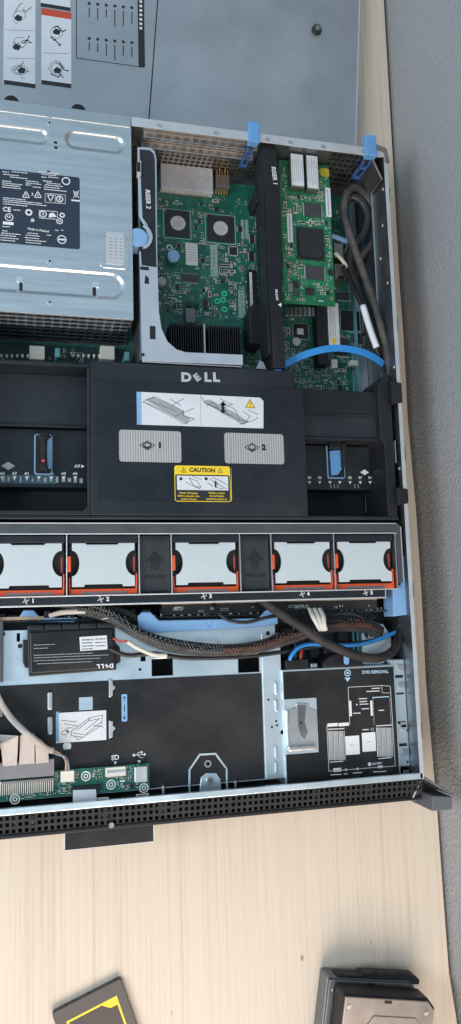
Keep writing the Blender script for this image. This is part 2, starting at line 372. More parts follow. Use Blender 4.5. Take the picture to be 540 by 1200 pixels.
def populate(parent, rect, z, n, avoid=(), seed=1, dens=1.0):
    """surface mounted small parts: bodies, tin ends, tan capacitors, silkscreen"""
    rg = random.Random(seed); bk, tin, tan, silk, gold = MB(), MB(), MB(), MB(), MB()
    x0, x1, y0, y1 = rect; placed = []
    def ok(a, b, c, d):
        if a < x0 or b > x1 or c < y0 or d > y1: return False
        for (p, q, r_, s_) in list(avoid) + placed:
            if a < q + .3 and b > p - .3 and c < s_ + .3 and d > r_ - .3: return False
        return True
    for i in range(n):
        cx, cy = rg.uniform(x0, x1), rg.uniform(y0, y1); k = rg.random()
        if k < 0.62:   # row of chip resistors / capacitors
            m = rg.choice((1, 2, 2, 3, 4, 5)); ver = rg.random() < .5; l, w = rg.choice(((2.6, 1.4), (2.0, 1.1), (3.6, 2.0), (2.0, 1.1)))
            for j in range(m):
                ax, ay = (cx + j * (w + .9), cy) if ver else (cx, cy + j * (w + .9))
                hx, hy = (w / 2, l / 2) if ver else (l / 2, w / 2)
                if not ok(ax - hx, ax + hx, ay - hy, ay + hy): continue
                placed.append((ax - hx, ax + hx, ay - hy, ay + hy)); e = l * .24
                body = tan if rg.random() < .4 else bk
                if ver:
                    body.box(ax - hx, ax + hx, ay - hy + e, ay + hy - e, z, z + w * .6)
                    tin.box(ax - hx, ax + hx, ay - hy, ay - hy + e, z, z + w * .55); tin.box(ax - hx, ax + hx, ay + hy - e, ay + hy, z, z + w * .55)
                else:
                    body.box(ax - hx + e, ax + hx - e, ay - hy, ay + hy, z, z + w * .6)
                    tin.box(ax - hx, ax - hx + e, ay - hy, ay + hy, z, z + w * .55); tin.box(ax + hx - e, ax + hx, ay - hy, ay + hy, z, z + w * .55)
        elif k < 0.74:  # small ic with pins
            w, h = rg.uniform(3, 6), rg.uniform(3, 5)
            if ok(cx - w / 2 - 1, cx + w / 2 + 1, cy - h / 2, cy + h / 2):
                placed.append((cx - w / 2 - 1, cx + w / 2 + 1, cy - h / 2, cy + h / 2)); bk.box(cx - w / 2, cx + w / 2, cy - h / 2, cy + h / 2, z, z + 1.2)
                q = max(2, int(h / 1.1))
                for j in range(q):
                    yy = cy - h / 2 + (j + .5) * h / q; tin.box(cx - w / 2 - .9, cx - w / 2, yy - .25, yy + .25, z, z + .5); tin.box(cx + w / 2, cx + w / 2 + .9, yy - .25, yy + .25, z, z + .5)
        elif k < 0.92:  # silkscreen outline or greeked reference
            w, h = rg.uniform(2.5, 8), rg.uniform(1.5, 5)
            if ok(cx - w / 2, cx + w / 2, cy - h / 2, cy + h / 2):
                if rg.random() < .45: silk.line([(cx - w / 2, cy - h / 2), (cx + w / 2, cy - h / 2), (cx + w / 2, cy + h / 2), (cx - w / 2, cy + h / 2)], z + .02, .42, .06, True)
                else: silk.greek(cx - w / 2, cx + w / 2, cy, z + .02, 1.15, rg)
        else:
            if ok(cx - 1, cx + 1, cy - 1, cy + 1): gold.ring(cx, cy, .5, 1.0, z, z + .12, n=10)
    for mb, nm, mt in ((bk, 'surface_components', 'chip_black'), (tin, 'solder_pads', 'pin_metal'), (tan, 'ceramic_capacitors', 'capacitor_tan'), (silk, 'silkscreen', 'silk'), (gold, 'test_points', 'solder')):
        if mb.v:
            o = mb.build(nm, mt, parent); o['kind'] = 'stuff'
def chip(parent, u0, v0, u1, v1, z, h=1.6, mat='chip_black', pins='', name='chip', pitch=1.4, bev=.3):
    x0, x1, y0, y1 = R(u0, v0, u1, v1, z); c = MB().box(x0, x1, y0, y1, z, z + h).build(name, mat, parent, bev)
    if pins:
        p = MB()
        if 'h' in pins:
            n = int((y1 - y0) / pitch)
            for i in range(n):
                y = y0 + (i + .5) * (y1 - y0) / n; p.box(x0 - 1.3, x0, y - .3, y + .3, z, z + .6); p.box(x1, x1 + 1.3, y - .3, y + .3, z, z + .6)
        if 'v' in pins:
            n = int((x1 - x0) / pitch)
            for i in range(n):
                x = x0 + (i + .5) * (x1 - x0) / n; p.box(x - .3, x + .3, y0 - 1.3, y0, z, z + .6); p.box(x - .3, x + .3, y1, y1 + 1.3, z, z + .6)
        p.build('pins', 'pin_metal', c)
    return c, (x0 - 2, x1 + 2, y0 - 2, y1 + 2)
WORLD = 0.82
LAMPS = [
 ('window_lamp', (0.32, -1.20, 0.95), (0.25, -0.1, 0), 1.2, 28, (1.0, 0.81, 0.65), 0.8),
 ('side_lamp', (-1.4, -0.1, 1.35), (0.3, 0.0, 0), 0.8, 22, (0.94, 0.97, 1.0), 0.8),
]
# ================================================================ setting: table, wall
ex0, ex1 = 437.0, 448.0      # table edge x at far / near end
EDGE = PP([(538, 1215), (526, 1140), (518.5, 1040), (512.5, 955), (505, 868), (499, 800), (494, 700), (487.5, 600), (477.5, 490), (473, 400), (468.5, 340), (463, 240), (458, 150), (449.5, 0)], 0)
t = thing('table', 'pale whitewashed wooden table top carrying the opened server', 'table', (150, 0, -26))
MB().prism([(-900, -1000), (452, -1000)] + EDGE + [(432, 1250), (-900, 1250)], -26, 0).build('table_top', 'table_wood', t, 1.0)
for x, y in ((-860, -950), (400, -950), (-860, 1200), (390, 1200)): MB().box(x - 25, x + 25, y - 25, y + 25, -740, -26.2).build('leg', 'table_wood', t, 1.5)
w = MB().prism([(456, -1100), (470, -1100), (470, 1300), (435, 1300)] + [(x + 4, y) for x, y in EDGE[::-1]], -740, 1500).build('wall', 'wall_texture'); w['kind'] = 'structure'
MB().box(-1600, 454, -1600, 1400, -745, -740.5).build('floor', 'rail_grey')['kind'] = 'structure'

# ================================================================ lid lying behind
lz = 14
lid = thing('access_panel', 'flat blue grey sheet metal panel with instruction stickers behind the server', 'metal panel', (*P(210, 40, lz), 0))
xa, xb = P(417, 150, lz), P(423, -60, lz)
dl = (xb[0] - xa[0]) / (xb[1] - xa[1])
def lx(y): return xa[0] + (y - xa[1]) * dl
y0, y1 = 522, 900
def strip(x_off0, x_off1, z0, z1, ya=y0, yb=y1): return [(lx(ya) + x_off0, ya), (lx(ya) + x_off1, ya), (lx(yb) + x_off1, yb), (lx(yb) + x_off0, yb)], z0, z1
MB().prism(*strip(-252, -2, lz - 2, lz)).build('panel', 'lid_metal', lid, .4)
MB().prism(*strip(-444, -253.2, lz - 2, lz + .6)).build('cover_plate', 'lid_metal', lid, .4)
MB().prism(*strip(-1.8, 0, 1, lz + 1.5)).build('side_flange', 'steel_rim', lid, .3)
m = MB(); x, y = P(370, 36, lz); m.cyl(x, y, 6.5, lz, lz + 5, 24, 5.5); m.build('thumb_knob', 'black_plastic', lid, .5)
MB().cyl(x, y, 2.0, lz + 5, lz + 5.6, 14).ring(x, y, 3.0, 3.8, lz + 5, lz + 5.5).build('knob_cap', 'steel', lid)
zl = lz + .6
def sheet(u0, v0, u1, v1, z, h=.25, mb=None): return (mb or MB()).pbox(u0, v0, u1, v1, z, z + h)
for u0, u1, va, vb, red in ((5, 42, -60, 101, 0), (49, 84, 12, 101, 1)):
    a = sheet(u0, va, u1, vb, zl).build('instruction_sheet', 'label_white', lid)
    ink = MB().pbox(u0, vb - 5, u1, vb, zl + .26, zl + .32)
    for v in ((35, 68) if not red else (62,)): ink.pline([(u0 + 2, v), (u1 - 2, v + 1)], zl + .26, .4, .05)
    rg = random.Random(u0)
    for vc in ((18, 50, 82) if not red else (38, 80)):
        c = ((u0 + u1) / 2, vc)
        ns = rg.choice((6, 8, 12)); rr = rg.uniform(6.5, 9.5); sq = rg.uniform(.6, 1.0); ph = rg.uniform(0, 1)
        for k in range(rg.choice((1, 2))):
            p = [(c[0] + (rr - 2.6 * k) * cos(a_ * 2 * pi / ns + ph) + rg.uniform(-.7, .7), c[1] + (rr - 2.6 * k) * sq * sin(a_ * 2 * pi / ns + ph)) for a_ in range(ns)]
            ink.pline(p, zl + .26, .45, .05, True)
        for k in range(3):
            x_, y_ = c[0] + rg.uniform(-10, 4), c[1] + rg.uniform(-8, 8); pts_ = [(x_, y_)]
            for q_ in range(4): x_ += rg.uniform(1, 4.5); y_ += rg.uniform(-5, 5); pts_.append((x_, y_))
            ink.pline(pts_, zl + .26, rg.choice((.4, .7, 1.2)), .05)
        if rg.random() < .7:
            d_ = (c[0] + rg.uniform(-4, 4), c[1] + rg.uniform(-2, 5)); ink.prism(PP([(d_[0] - 5, d_[1]), (d_[0] - 1, d_[1] - 4), (d_[0] + 5, d_[1] - 1), (d_[0] + 3, d_[1] + 4), (d_[0] - 3, d_[1] + 3)], zl + .26), zl + .24, zl + .3)
    ink.build('drawing', 'print_black', a)
    if red: MB().pbox(u0, 12, u1, 20, zl + .26, zl + .34).build('red_band', 'label_red', a)
MB().pbox(48, -40, 83, 6, zl, zl + .25).build('instruction_sheet', 'label_white', lid); MB().pbox(48, 6, 83, 10, zl, zl + .3).build('sheet_footer', 'print_black', lid)
a = MB().pbox(89, -40, 170, 76, zl, zl + .25).build('icon_table', 'lid_metal', lid)
k = MB().pline([(90, -40), (90, 68), (169, 79), (169, -40)], zl + .26, .9, .08); k.pbox(162, -40, 169.5, 78, zl + .26, zl + .4)
rg = random.Random(4)
for i in range(6):
    u = 105 + i * 10
    for v0 in (4 + i, 45 + i): k.pcyl(u, v0, 2.0, zl + .26, zl + .34, 8); k.pline([(u, v0 + 5), (u, v0 + 8 + rg.uniform(5, 17))], zl + .26, 1.2, .06)
k.build('icons', 'print_black', a)
m = MB()
for i in range(9): m.pbox(164, -10 + i * 5.2, 167, -7.2 + i * 5.2, zl + .42, zl + .46)
m.build('lettering', 'print_white', a)

# ================================================================ chassis
ch = thing('server_chassis', 'open steel server case with black perforated front strip and grey ear', 'server case', (156, 171, 0))
X0, X1, Y0, Y1 = -65.0, 378.0, -169.5, 511.5
MB().box(X0, X1, Y0, Y1, .5, 2).build('floor_panel', 'steel_dark', ch)
MB().box(X0, X0 + 1.4, Y0, Y1, 2, 86).build('side_wall', 'steel', ch)
rw = MB().box(X1 - 1.4, X1, Y0, Y1, 2, 85).build('side_wall', 'steel_dark', ch, .3)
MB().box(X1 - 3.0, X1 + 1.2, Y0, Y1 - 6, 85, 86).build('rim', 'steel_rim', rw, .2)
MB().box(X1 - 4.0, X1 - 1.4, 230, 500, 48.5, 51).build('crease', 'steel', rw, .6)
MB().box(X1 - 14, X1 - 1.4, 110, 300, 2, 12).build('bottom_rail', 'steel', rw, 1)
m = MB()
for y, z in ((470, 76), (430, 70), (395, 60), (360, 74), (318, 58), (262, 78), (240, 70), (150, 76)): 
    n_ = 12; m.add([(X1 - 1.5, y + 2.2 * cos(2 * pi * i / n_), z + 2.2 * sin(2 * pi * i / n_)) for i in range(n_)] + [(X1 - 2.6, y + 1.6 * cos(2 * pi * i / n_), z + 1.6 * sin(2 * pi * i / n_)) for i in range(n_)], [tuple(range(n_, 2 * n_))] + [(i, (i + 1) % n_, n_ + (i + 1) % n_, n_ + i) for i in range(n_)])
m.each('rivet', 'screw_metal', rw)
for v in (228, 380, 531, 691, 858):
    y = P(470, v, 86)[1]; MB().box(X1, X1 + 3.4, y - 9, y + 9, 76, 84.5).build('rail_hook', 'black_plastic', rw, 2.0, 3)
# front right inner flange, pale steel, with slots
y_a, y_b = P(485, 772, 66)[1], Y0 + 8
m = MB().box(361, 376.4, y_b, y_a, 2, 62).build('inner_flange', 'steel_pale', rw, 1.0)
mm = MB()
for v, hh in ((792, 3), (812, 2), (846, 3), (872, 3)):
    y = P(481, v, 62)[1]; mm.box(364, 374, y - hh / 2, y + hh / 2, 62, 62.15)
for v in (800, 830, 856, 893):
    x, y = P(477, v, 62); mm.cyl(x, y, 1.3, 62, 62.15, 10)
mm.each('slot', 'deep_black', m)
mm = MB()
for v in (781, 802, 848, 851, 880, 905): 
    y = P(486, v, 62)[1]; mm.box(368, 374.5, y - 3, y + 3, 62.1, 63.2)
mm.each('tab', 'steel', m, .5)
# rear wall
rp = MB().box(95, X1, Y1 - 1.2, Y1, 2, 85).build('rear_panel', 'steel_dark', ch)
MB().prism([(94, Y1 + .5), (X1 + 1, Y1 + .5), (X1 + 1, Y1 - 6), (X1 - 6, Y1 - 9.5), (94, Y1 - 9.5)], 85, 86.2).build('rim', 'steel_rim', rp, .3)
m = MB()
for x in (120, 180, 236, 262, 300, 348): m.box(x, x + 5, Y1 - 8, Y1 - 5, 86.3, 87.6)
m.each('rim_tab', 'steel', rp, .3)
def rear_section(xa, xb, z0, z1, nu, nv): MB().perf((xa, Y1 - 4, z0), (xb - xa, 0, 0), (0, 0, z1 - z0), nu, nv, .62).build('vent_grid', 'steel_warm', rp, solid=.8)
rear_section(99, 246, 10, 46, 24, 5); rear_section(318, 372, 12, 78, 8, 7)
MB().box(99, 246, Y1 - 3, Y1 - 1.6, 46, 85).build('slot_backing', 'steel_warm', rp)
for z in (52, 70):
    MB().box(108, 232, Y1 - 11, Y1 - 3.2, z, z + 2).build('slot_cover', 'steel', rp, .6)
    mm = MB()
    for i in range(12): mm.box(112 + i * 10, 118 + i * 10, Y1 - 3.3, Y1 - 3.05, z + 6, z + 9)
    mm.build('vent_slots', 'deep_black', rp)
MB().box(250, 318, Y1 - 4, Y1 - 2, 10, 84).build('card_bracket', 'steel_dark', rp, .3)
for ua, ub, va, vb in ((291, 303.5, 142, 166), (428, 441, 158, 182)):
    x0, x1, y0_, y1_ = R(ua, va, ub, vb, 90)
    l = MB().box(x0, x1, y0_, y1_, 80, 90).build('card_latch', 'blue_plastic', rp, 1.2)
    q = MB()
    for dz in (46, 66): q.box(x0 + 1, x1 - 4, y0_ - 3, y0_ + 1, dz, dz + 3)
    q.box(x0 + 1, x0 + 2.6, y0_ - 3, y0_ + 1, 44, 79); q.box(x1 - 5, x1 - 3.4, y0_ - 3, y0_ + 1, 44, 79)
    q.build('latch_frame', 'latch_blue', l, .6)
MB().prism([(X1 - 19, Y1 - 5), (X1 - 16, Y1 - 5), (X1 - 3, Y1 - 34), (X1 - 6, Y1 - 34)], 36, 83).build('corner_brace', 'steel_warm', rp, .8)
m = MB().prism([(X1 - 12, Y1 + 6), (X1 + 1, Y1 + 2), (X1 + 4, Y1 - 14), (X1 - 2, Y1 - 16), (X1 - 3, Y1 - 4), (X1 - 12, Y1 - 2)], 80, 86.6).build('corner_flange', 'steel_warm', rp, .5)
# front
fr = MB().box(X0, X1, Y0, Y0 + 5.8, 82, 86).build('front_crossbar', 'steel_pale', ch, .5)
MB().box(X0, X1, Y0, Y0 + 1.2, 2, 82).build('front_wall', 'steel_dark', fr)
fg = MB().perf((X0, Y0 - 18, 78), (X1 - X0 + 1, 0, 0), (0, 17.5, 4), 80, 3, .60).build('front_grille', 'deep_black', ch, solid=1.6)
MB().box(X0, X1 + 1, Y0 - 21.5, Y0 - 18.1, 2, 80).build('grille_lip', 'black_plastic', fg, .8)
MB().box(X0, X1, Y0 - 18, Y0 - .2, 2, 64).build('drive_fronts', 'deep_black', ch)
m = MB()
rg = random.Random(3)
for i in range(34):
    x = X0 + 8 + i * 13; 
    if rg.random() < .35: m.box(x, x + rg.uniform(4, 9), Y0 - 16, Y0 - 5, 64.1, 70 + rg.uniform(0, 3))
m.each('drive_latch', 'steel_dark', fg)
m = MB(); x, y = P(131, 967, 82); m.cyl(x, y, 3.0, 79, 83, 16, 2.4); m.build('grille_screw', 'screw_metal', fg)
# rack ear
e = [P(482, 936, 80), P(494, 911, 80), P(530, 933, 80), P(530, 949, 80), P(505, 951, 80), P(497, 944, 80)]
er = MB().prism([e[0], e[1], e[2], e[3], e[4], e[5]], 40, 46).build('rack_ear', 'ear_grey', ch, .6)
def wallp(a, b, th, z0, z1, nm, mt='ear_grey'):
    a, b = Vector(a), Vector(b); d = (b - a).normalized(); n_ = Vector((-d.y, d.x)) * th
    MB().prism([tuple(a), tuple(b), tuple(b + n_), tuple(a + n_)], z0, z1).build(nm, mt, er, .5)
wallp(e[1], e[2], 2.0, 46, 82, 'ear_wall', 'ear_grey'); wallp(e[1], e[0], 1.6, 46, 80, 'ear_wall', 'steel_rim')
MB().prism([P(507, 933, 80), P(530, 934, 80), P(530, 949, 80), P(506, 951, 80)], 46, 79).build('ear_grip', 'ear_grey', er, .8)
# pull-out information tag
x0, x1, y0_, y1_ = R(76, 966, 181, 992, 62)
tg = MB().box(x0, x1, y0_, Y0 - 10, 58, 60.5).build('information_tag', 'film_black', ch, .4)
m = MB(); m.line([(x0, Y0 - 12), (x0, y0_)], 60.5, 1.0, .3); m.line([(x0, y0_), (x1, y0_)], 60.5, .5, .3); m.line([(x1, y0_), (x1, Y0 - 12)], 60.5, .8, .3); m.build('tag_edge', 'steel_rim', tg)
# drive cage in the front of the case
CZ = 62.0
def cage_plate(name, rect, holes, mat, z=CZ, parent=ch, solid=1.2):
    x0, x1, y0, y1 = rect; xs = sorted({x0, x1, *[h[0] for h in holes], *[h[1] for h in holes]}); ys = sorted({y0, y1, *[h[2] for h in holes], *[h[3] for h in holes]})
    W = len(xs); v = [(a, b, z) for b in ys for a in xs]; f = []
    for j in range(len(ys) - 1):
        for i in range(W - 1):
            cx, cy = (xs[i] + xs[i + 1]) / 2, (ys[j] + ys[j + 1]) / 2
            if any(h[0] < cx < h[1] and h[2] < cy < h[3] for h in holes): continue
            f.append((j * W + i, j * W + i + 1, (j + 1) * W + i + 1, (j + 1) * W + i))
    return MB().add(v, f).build(name, mat, parent, solid=solid)
top_y = P(200, 733, CZ)[1]
holes = [R(178, 772, 203, 792, CZ), R(278, 768, 303, 788, CZ), R(165, 768, 171, 775, CZ), R(307, 762, 313, 768, CZ), R(163, 783, 166, 786, CZ), R(306, 776, 309, 779, CZ), R(20, 742, 24, 752, CZ), R(224, 753, 257, 757, CZ)]
cage = cage_plate('drive_cage', (X0 + 2, P(322, 760, CZ)[0], Y0 + 7, top_y), holes, 'steel_pale')
MB().box(X0 + 2, 366, Y0 + 1.4, top_y - 2, 2.2, 40).build('cage_inside', 'deep_black', cage)
m = MB()
for u, v in ((4, 743), (313, 742), (330, 858), (24, 757)): x, y = P(u, v, CZ); m.cyl(x, y, 2.2, CZ + .6, CZ + .9, 14)
m.each('hole', 'deep_black', cage)
m = MB()
for u0, v0, u1, v1 in ((182, 770, 200, 771.5),(228, 749, 256, 755), (282, 762, 301, 766)): m.pbox(u0, v0, u1, v1, CZ + .6, CZ + 3)
m.each('formed_tab', 'steel_pale', cage, .6)
# black film cover
fx0, fx1, fy0, fy1 = R(5, 794, 308, 932, CZ + 1); fx0 = X0 + 3; fy1 = P(200, 794, CZ + 1)[1]
fy0 = Y0 + 8
film = MB().box(fx0, fx1, fy0, fy1, CZ + .7, CZ + 1.2).build('cover_film', 'film_black', ch, .15)
fz = CZ + 1.2
for u0, v0, u1, v1 in ((56, 811, 62, 832), (56, 840, 62, 861)):
    c = MB().prism(rrect(*R(u0, v0, u1, v1, fz + 2), 1.4), fz, fz + 2.0).build('spring_clip', 'steel', film, .9, 3)
for u0, v0, u1, v1 in ((128, 796, 136, 818), (128, 844, 136, 866)):
    x0, x1, y0_, y1_ = R(u0, v0, u1, v1, fz + 2)
    MB().prism([(x0, y0_), (x0 + 4, y0_ + 2), (x0 + 4, y0_ + 7), (x1, y0_ + 9), (x1, y1_ - 7), (x0 + 4, y1_ - 5), (x0 + 4, y1_ - 1), (x0, y1_)], fz, fz + 1.8).build('formed_hook', 'steel', film, .8, 3)
sheet(93, 817, 109, 832, fz, .2).build('window', 'steel_pale', film)
MB().prism(rrect(*R(74, 870.5, 84, 878, fz + .3), 2.2), fz, fz + .4).build('hole_plate', 'steel', film, .2)
lb = sheet(66, 834, 125, 869, fz, .25).build('diagram_label', 'label_white', film)
sheet(66, 834, 69.5, 869, fz + .26, .08).build('blue_band', 'label_blue', lb)
ink = MB(); z = fz + .28
for pl, c in (([(84, 857), (106, 841), (121, 838), (119, 850), (98, 864), (84, 862)], True), ([(86, 859), (100, 861), (119, 846)], False), ([(106, 841), (104, 845), (90, 856)], False), ([(104, 845), (118, 842)], False), ([(100, 856), (116, 843)], False), ([(76, 848), (92, 851)], False), ([(72, 859), (80, 853), (86, 853)], False), ([(72, 861), (78, 861), (82, 858)], False), ([(110, 850), (122, 852)], False), ([(90, 846), (72, 844)], False), ([(88, 863), (92, 867), (97, 864)], False)): ink.pline(pl, z, .45, .05, c)
ink.pcyl(79.5, 857, 1.2, z - .1, z + .06, 8); ink.build('drawing', 'print_black', lb)
bl = MB().prism(rrect(*R(143, 813.5, 149.5, 845.5, fz + .2), 1.2), fz, fz + .25).build('arrow_label', 'pale_blue_plastic', film)
ink = MB(); z = fz + .27
for v, s in ((819, 1), (840, -1)): ink.pline([(144.5, v), (146.3, v - 3 * s), (148, v)], z, .6, .05); ink.pline([(146.3, v - 3 * s), (146.3, v + 3 * s)], z, .6, .05)
ink.pline([(146.3, 826), (146.3, 834)], z, .9, .05); ink.build('arrows', 'print_black', bl)
ink = MB()
ink.ptext('SD', 135.5, 888, fz + .05, 6.2, 2, .03); ink.ptext('▼', 135.5, 894, fz, 4, 0) if False else ink.prism(PP([(133.5, 892.5), (137.5, 892.5), (135.5, 896)], fz), fz, fz + .2)
ink.pline([(157, 885), (170, 884)], fz + .02, .7, .1); ink.pcyl(157.5, 885, 1.3, fz, fz + .2, 10); ink.prism(PP([(169, 882), (169, 886), (172, 884)], fz), fz, fz + .2)
ink.pline([(160, 885), (163, 881.5), (166, 881.5)], fz + .02, .6, .1); ink.pline([(162, 885), (165, 888), (168, 888)], fz + .02, .6, .1); ink.pcyl(166.5, 881.5, 1.1, fz, fz + .2, 8); ink.prism(PP([(161.5, 891), (165.5, 891), (163.5, 894.5)], fz), fz, fz + .2)
ink.build('port_marks', 'print_white', film)
# hexagonal latch window near the front bar
hx = [(222.5, 932), (222.5, 902), (234.5, 884), (253, 883), (266, 901), (266.5, 928)]
MB().pline(hx, fz, 1.9, 1.1).build('hexagonal_frame', 'steel_pale', film, .3)
m = MB().prism(PP([(234, 929), (236, 911), (242, 906), (254, 906), (259, 913), (260, 926)], fz + 1.5), fz, fz + 1.5).build('latch_plate', 'steel_pale', film, .6)
MB().pcyl(247, 914.5, 4.2, fz + 1.5, fz + 2.6, 18).build('latch_stud', 'steel', m, .6); MB().pcyl(247, 914.5, 2.4, fz + 2.6, fz + 3.0, 14).build('stud_recess', 'steel_dark', m)
x, y = P(244, 895, fz); MB().ring(x, y, 2.2, 3.4, fz, fz + .6).build('eyelet', 'steel', film); MB().cyl(x, y, 2.2, fz, fz + .15, 14).build('eyelet_hole', 'deep_black', film)
m = MB()
for u, v in ((192, 927), (275.5, 921)): m.prism(PP([(u - 1.3, v + 6), (u - 1.3, v - 4), (u, v - 7), (u + 1.3, v - 4), (u + 1.3, v + 6)], fz + 3), fz, fz + 3)
m.each('locating_pin', 'steel', film, .5)
# silver rail between the covers
x0, x1 = P(308.5, 850, CZ)[0], P(331, 850, CZ)[0]
rl = MB().box(x0, x1, Y0 + 7, P(315, 742, CZ)[1], CZ - 6, CZ + .9).build('centre_rail', 'steel_pale', cage, .6)
m = MB()
for v in (800, 820, 875, 893): m.pbox(322, v, 325, v + 14, CZ + .9, CZ + 4)
m.each('rail_tab', 'steel', rl, 1.0)
m = MB()
for u, v in ((318, 852), (314, 820), (323, 845), (324, 850)): x, y = P(u, v, CZ + 1); m.cyl(x, y, 1.2, CZ + .9, CZ + 1.0, 10)
m.each('rail_hole', 'deep_black', rl)
# right front panel (optical drive bay top) with the printed board diagram
DZ = 66.0
rx0, rx1 = P(331.5, 851, DZ)[0], P(466, 851, DZ)[0]; ry1 = P(395, 782, DZ)[1]; ry0 = P(400, 916, DZ)[1]
ob_ = thing('optical_bay', 'black topped bay with white printed board diagram at the front right of the server', 'drive bay', ((rx0 + rx1) / 2, (ry0 + ry1) / 2, 2.3))
MB().box(rx0, rx1, ry0, ry1, 40.2, DZ).build('bay_shell', 'steel_pale', ob_, .8)
MB().box(rx0 + 1.6, rx1 - 1.8, ry0 + 2.2, ry1 - 1.8, DZ, DZ + .25).build('top_film', 'film_black', ob_, .1)
pz = DZ + .26
lp = MB().pbox(333, 818.5, 371.5, 883, pz, pz + .4).build('latch_plate', 'steel_pale', ob_, .2)
m = MB().prism(PP([(338, 831), (346, 829), (347, 824), (361, 824), (362, 829), (371, 833), (371, 872), (366, 876), (338, 878)], pz + 1.6), pz + .4, pz + 1.6).build('pressed_tray', 'steel', lp, 1.0, 3)
MB().prism(PP([(348, 826), (358, 826), (356.5, 846), (360, 858), (356, 866), (352, 862), (348.5, 850)], pz + 1.7), pz + 1.6, pz + 1.75).build('tear_slot', 'steel_dark', lp)
MB().pbox(338, 874, 371, 880, pz + 1.7, pz + 6).build('tray_lip', 'screw_metal', lp, 1.6); MB().pbox(335.5, 832, 339, 878, pz + .5, pz + 5).build('tray_lip', 'screw_metal', lp, 1.4); x, y = P(352, 847, pz + 1.8); MB().cyl(x, y, 1.3, pz + 1.7, pz + 1.95, 10).build('tray_hole', 'deep_black', lp)
ink = MB(); gi = MB(); bi = MB(); z = pz
def Q(a, b): return (380 + a / 6, 790 + b / 6)    # coordinates read off an enlarged view of the print
ink.pline([Q(175, 355), Q(163, 92), Q(405, 80), Q(460, 85), Q(495, 645), Q(28, 682), Q(14, 362)], z, .42, .1)
ink.pline([Q(400, 82), Q(404, 132), Q(462, 132)], z, .35, .1)
for a, b, c, d in ((18, 345, 90, 368), (96, 342, 168, 365), (60, 660, 115, 686), (372, 643, 408, 660)): ink.pbox(*Q(a, b), *Q(c, d), z - .02, z + .1)
for a, b, c, d in ((173, 188, 188, 296), (321, 186, 336, 292)): ink.pbox(*Q(a, b), *Q(c, d), z - .02, z + .1)
for a, b, c, d in ((145, 434, 244, 566), (262, 410, 358, 544)): ink.pbox(*Q(a, b), *Q(c, d), z - .02, z + .1)
for i in range(3): gi.pbox(*Q(28 + i * 37, 400), *Q(61 + i * 37, 604), z - .02, z + .1)
for i in range(3): gi.pbox(*Q(366 + i * 36, 376), *Q(398 + i * 36, 580), z - .02, z + .1)
for i in range(4): ink.pline([Q(26 + i * 37, 400), Q(32 + i * 37, 606)], z, .35, .12); ink.pline([Q(363 + i * 36, 376), Q(370 + i * 36, 580)], z, .35, .12)
for a, b in (((22, 388), (138, 382)), ((36, 618), (132, 612)), ((362, 364), (470, 358)), ((378, 594), (470, 586)), ((42, 708), (118, 704)), ((134, 702), (162, 700)), ((198, 696), (264, 690)), ((342, 688), (434, 682)), ((330, 101), (390, 98)), ((294, 122), (386, 118)), ((240, 174), (298, 171)), ((244, 194), (298, 191)), ((246, 212), (308, 209)), ((260, 244), (312, 242)), ((200, 276), (252, 273)), ((380, 255), (418, 253)), ((266, 391), (310, 389))):
    n_ = max(3, int((b[0] - a[0]) / 9))
    for i in range(n_):
        t0, t1 = i / n_, (i + .68) / n_; p = Q(a[0] + (b[0] - a[0]) * t0, a[1] + (b[1] - a[1]) * t0); q = Q(a[0] + (b[0] - a[0]) * t1, a[1] + (b[1] - a[1]) * t1); ink.pline([p, q], z, .85, .1)
for i in range(12): ink.pline([Q(455 + i, 170 + i * 16), Q(455.6 + i, 179 + i * 16)], z, .3, .1); ink.pline([Q(338 + i * .7, 170 + i * 16), Q(338.5 + i * .7, 179 + i * 16)], z, .3, .1)
bi.pbox(*Q(334, 158), *Q(452, 165), z - .02, z + .1); bi.pcyl(*Q(225, 214), 1.0, z - .02, z + .1, 6); bi.pline([Q(326, 380), Q(328, 398)], z, .5, .1); bi.pline([Q(338, 376), Q(340, 396)], z, .5, .1)
ink.ptext('BATTERY', *Q(368, 629), z, 2.6, 2, .03)
x, y = P(*Q(314, 633), z); ink.cyl(x, y, 1.9, z - .02, z + .1, 14)
for a, b in ((148, 672), (230, 666)): x, y = P(*Q(a, b), z); ink.cyl(x, y, 1.2, z - .02, z + .1, 12)
ink.build('board_diagram', 'print_white', ob_); gi.each('memory_bar', 'print_grey', ob_)
g2 = MB(); g2.ptext('CPU 2', *Q(195, 500), z + .12, 2.2, 2, .01); g2.ptext('CPU 1', *Q(312, 476), z + .12, 2.2, 2, .01); g2.build('processor_names', 'print_grey', ob_)
l_ = MB().ptext('DVD REMOVAL', 439, 787.5, z, 4.3, -1, .03); l_.build('removal_lettering', 'print_blue', ob_); bi.each('blue_mark', 'print_blue', ob_); bi = MB(); x, y = P(406.5, 788.5, z); bi.ring(x, y, 2.6, 3.6, z - .02, z + .1); bi.cyl(x, y, 1.4, z - .02, z + .1, 12); bi.prism(PP([(403, 794), (410, 794), (406.5, 799)], z), z - .02, z + .1)
bi.build('removal_symbol', 'print_blue', ob_)
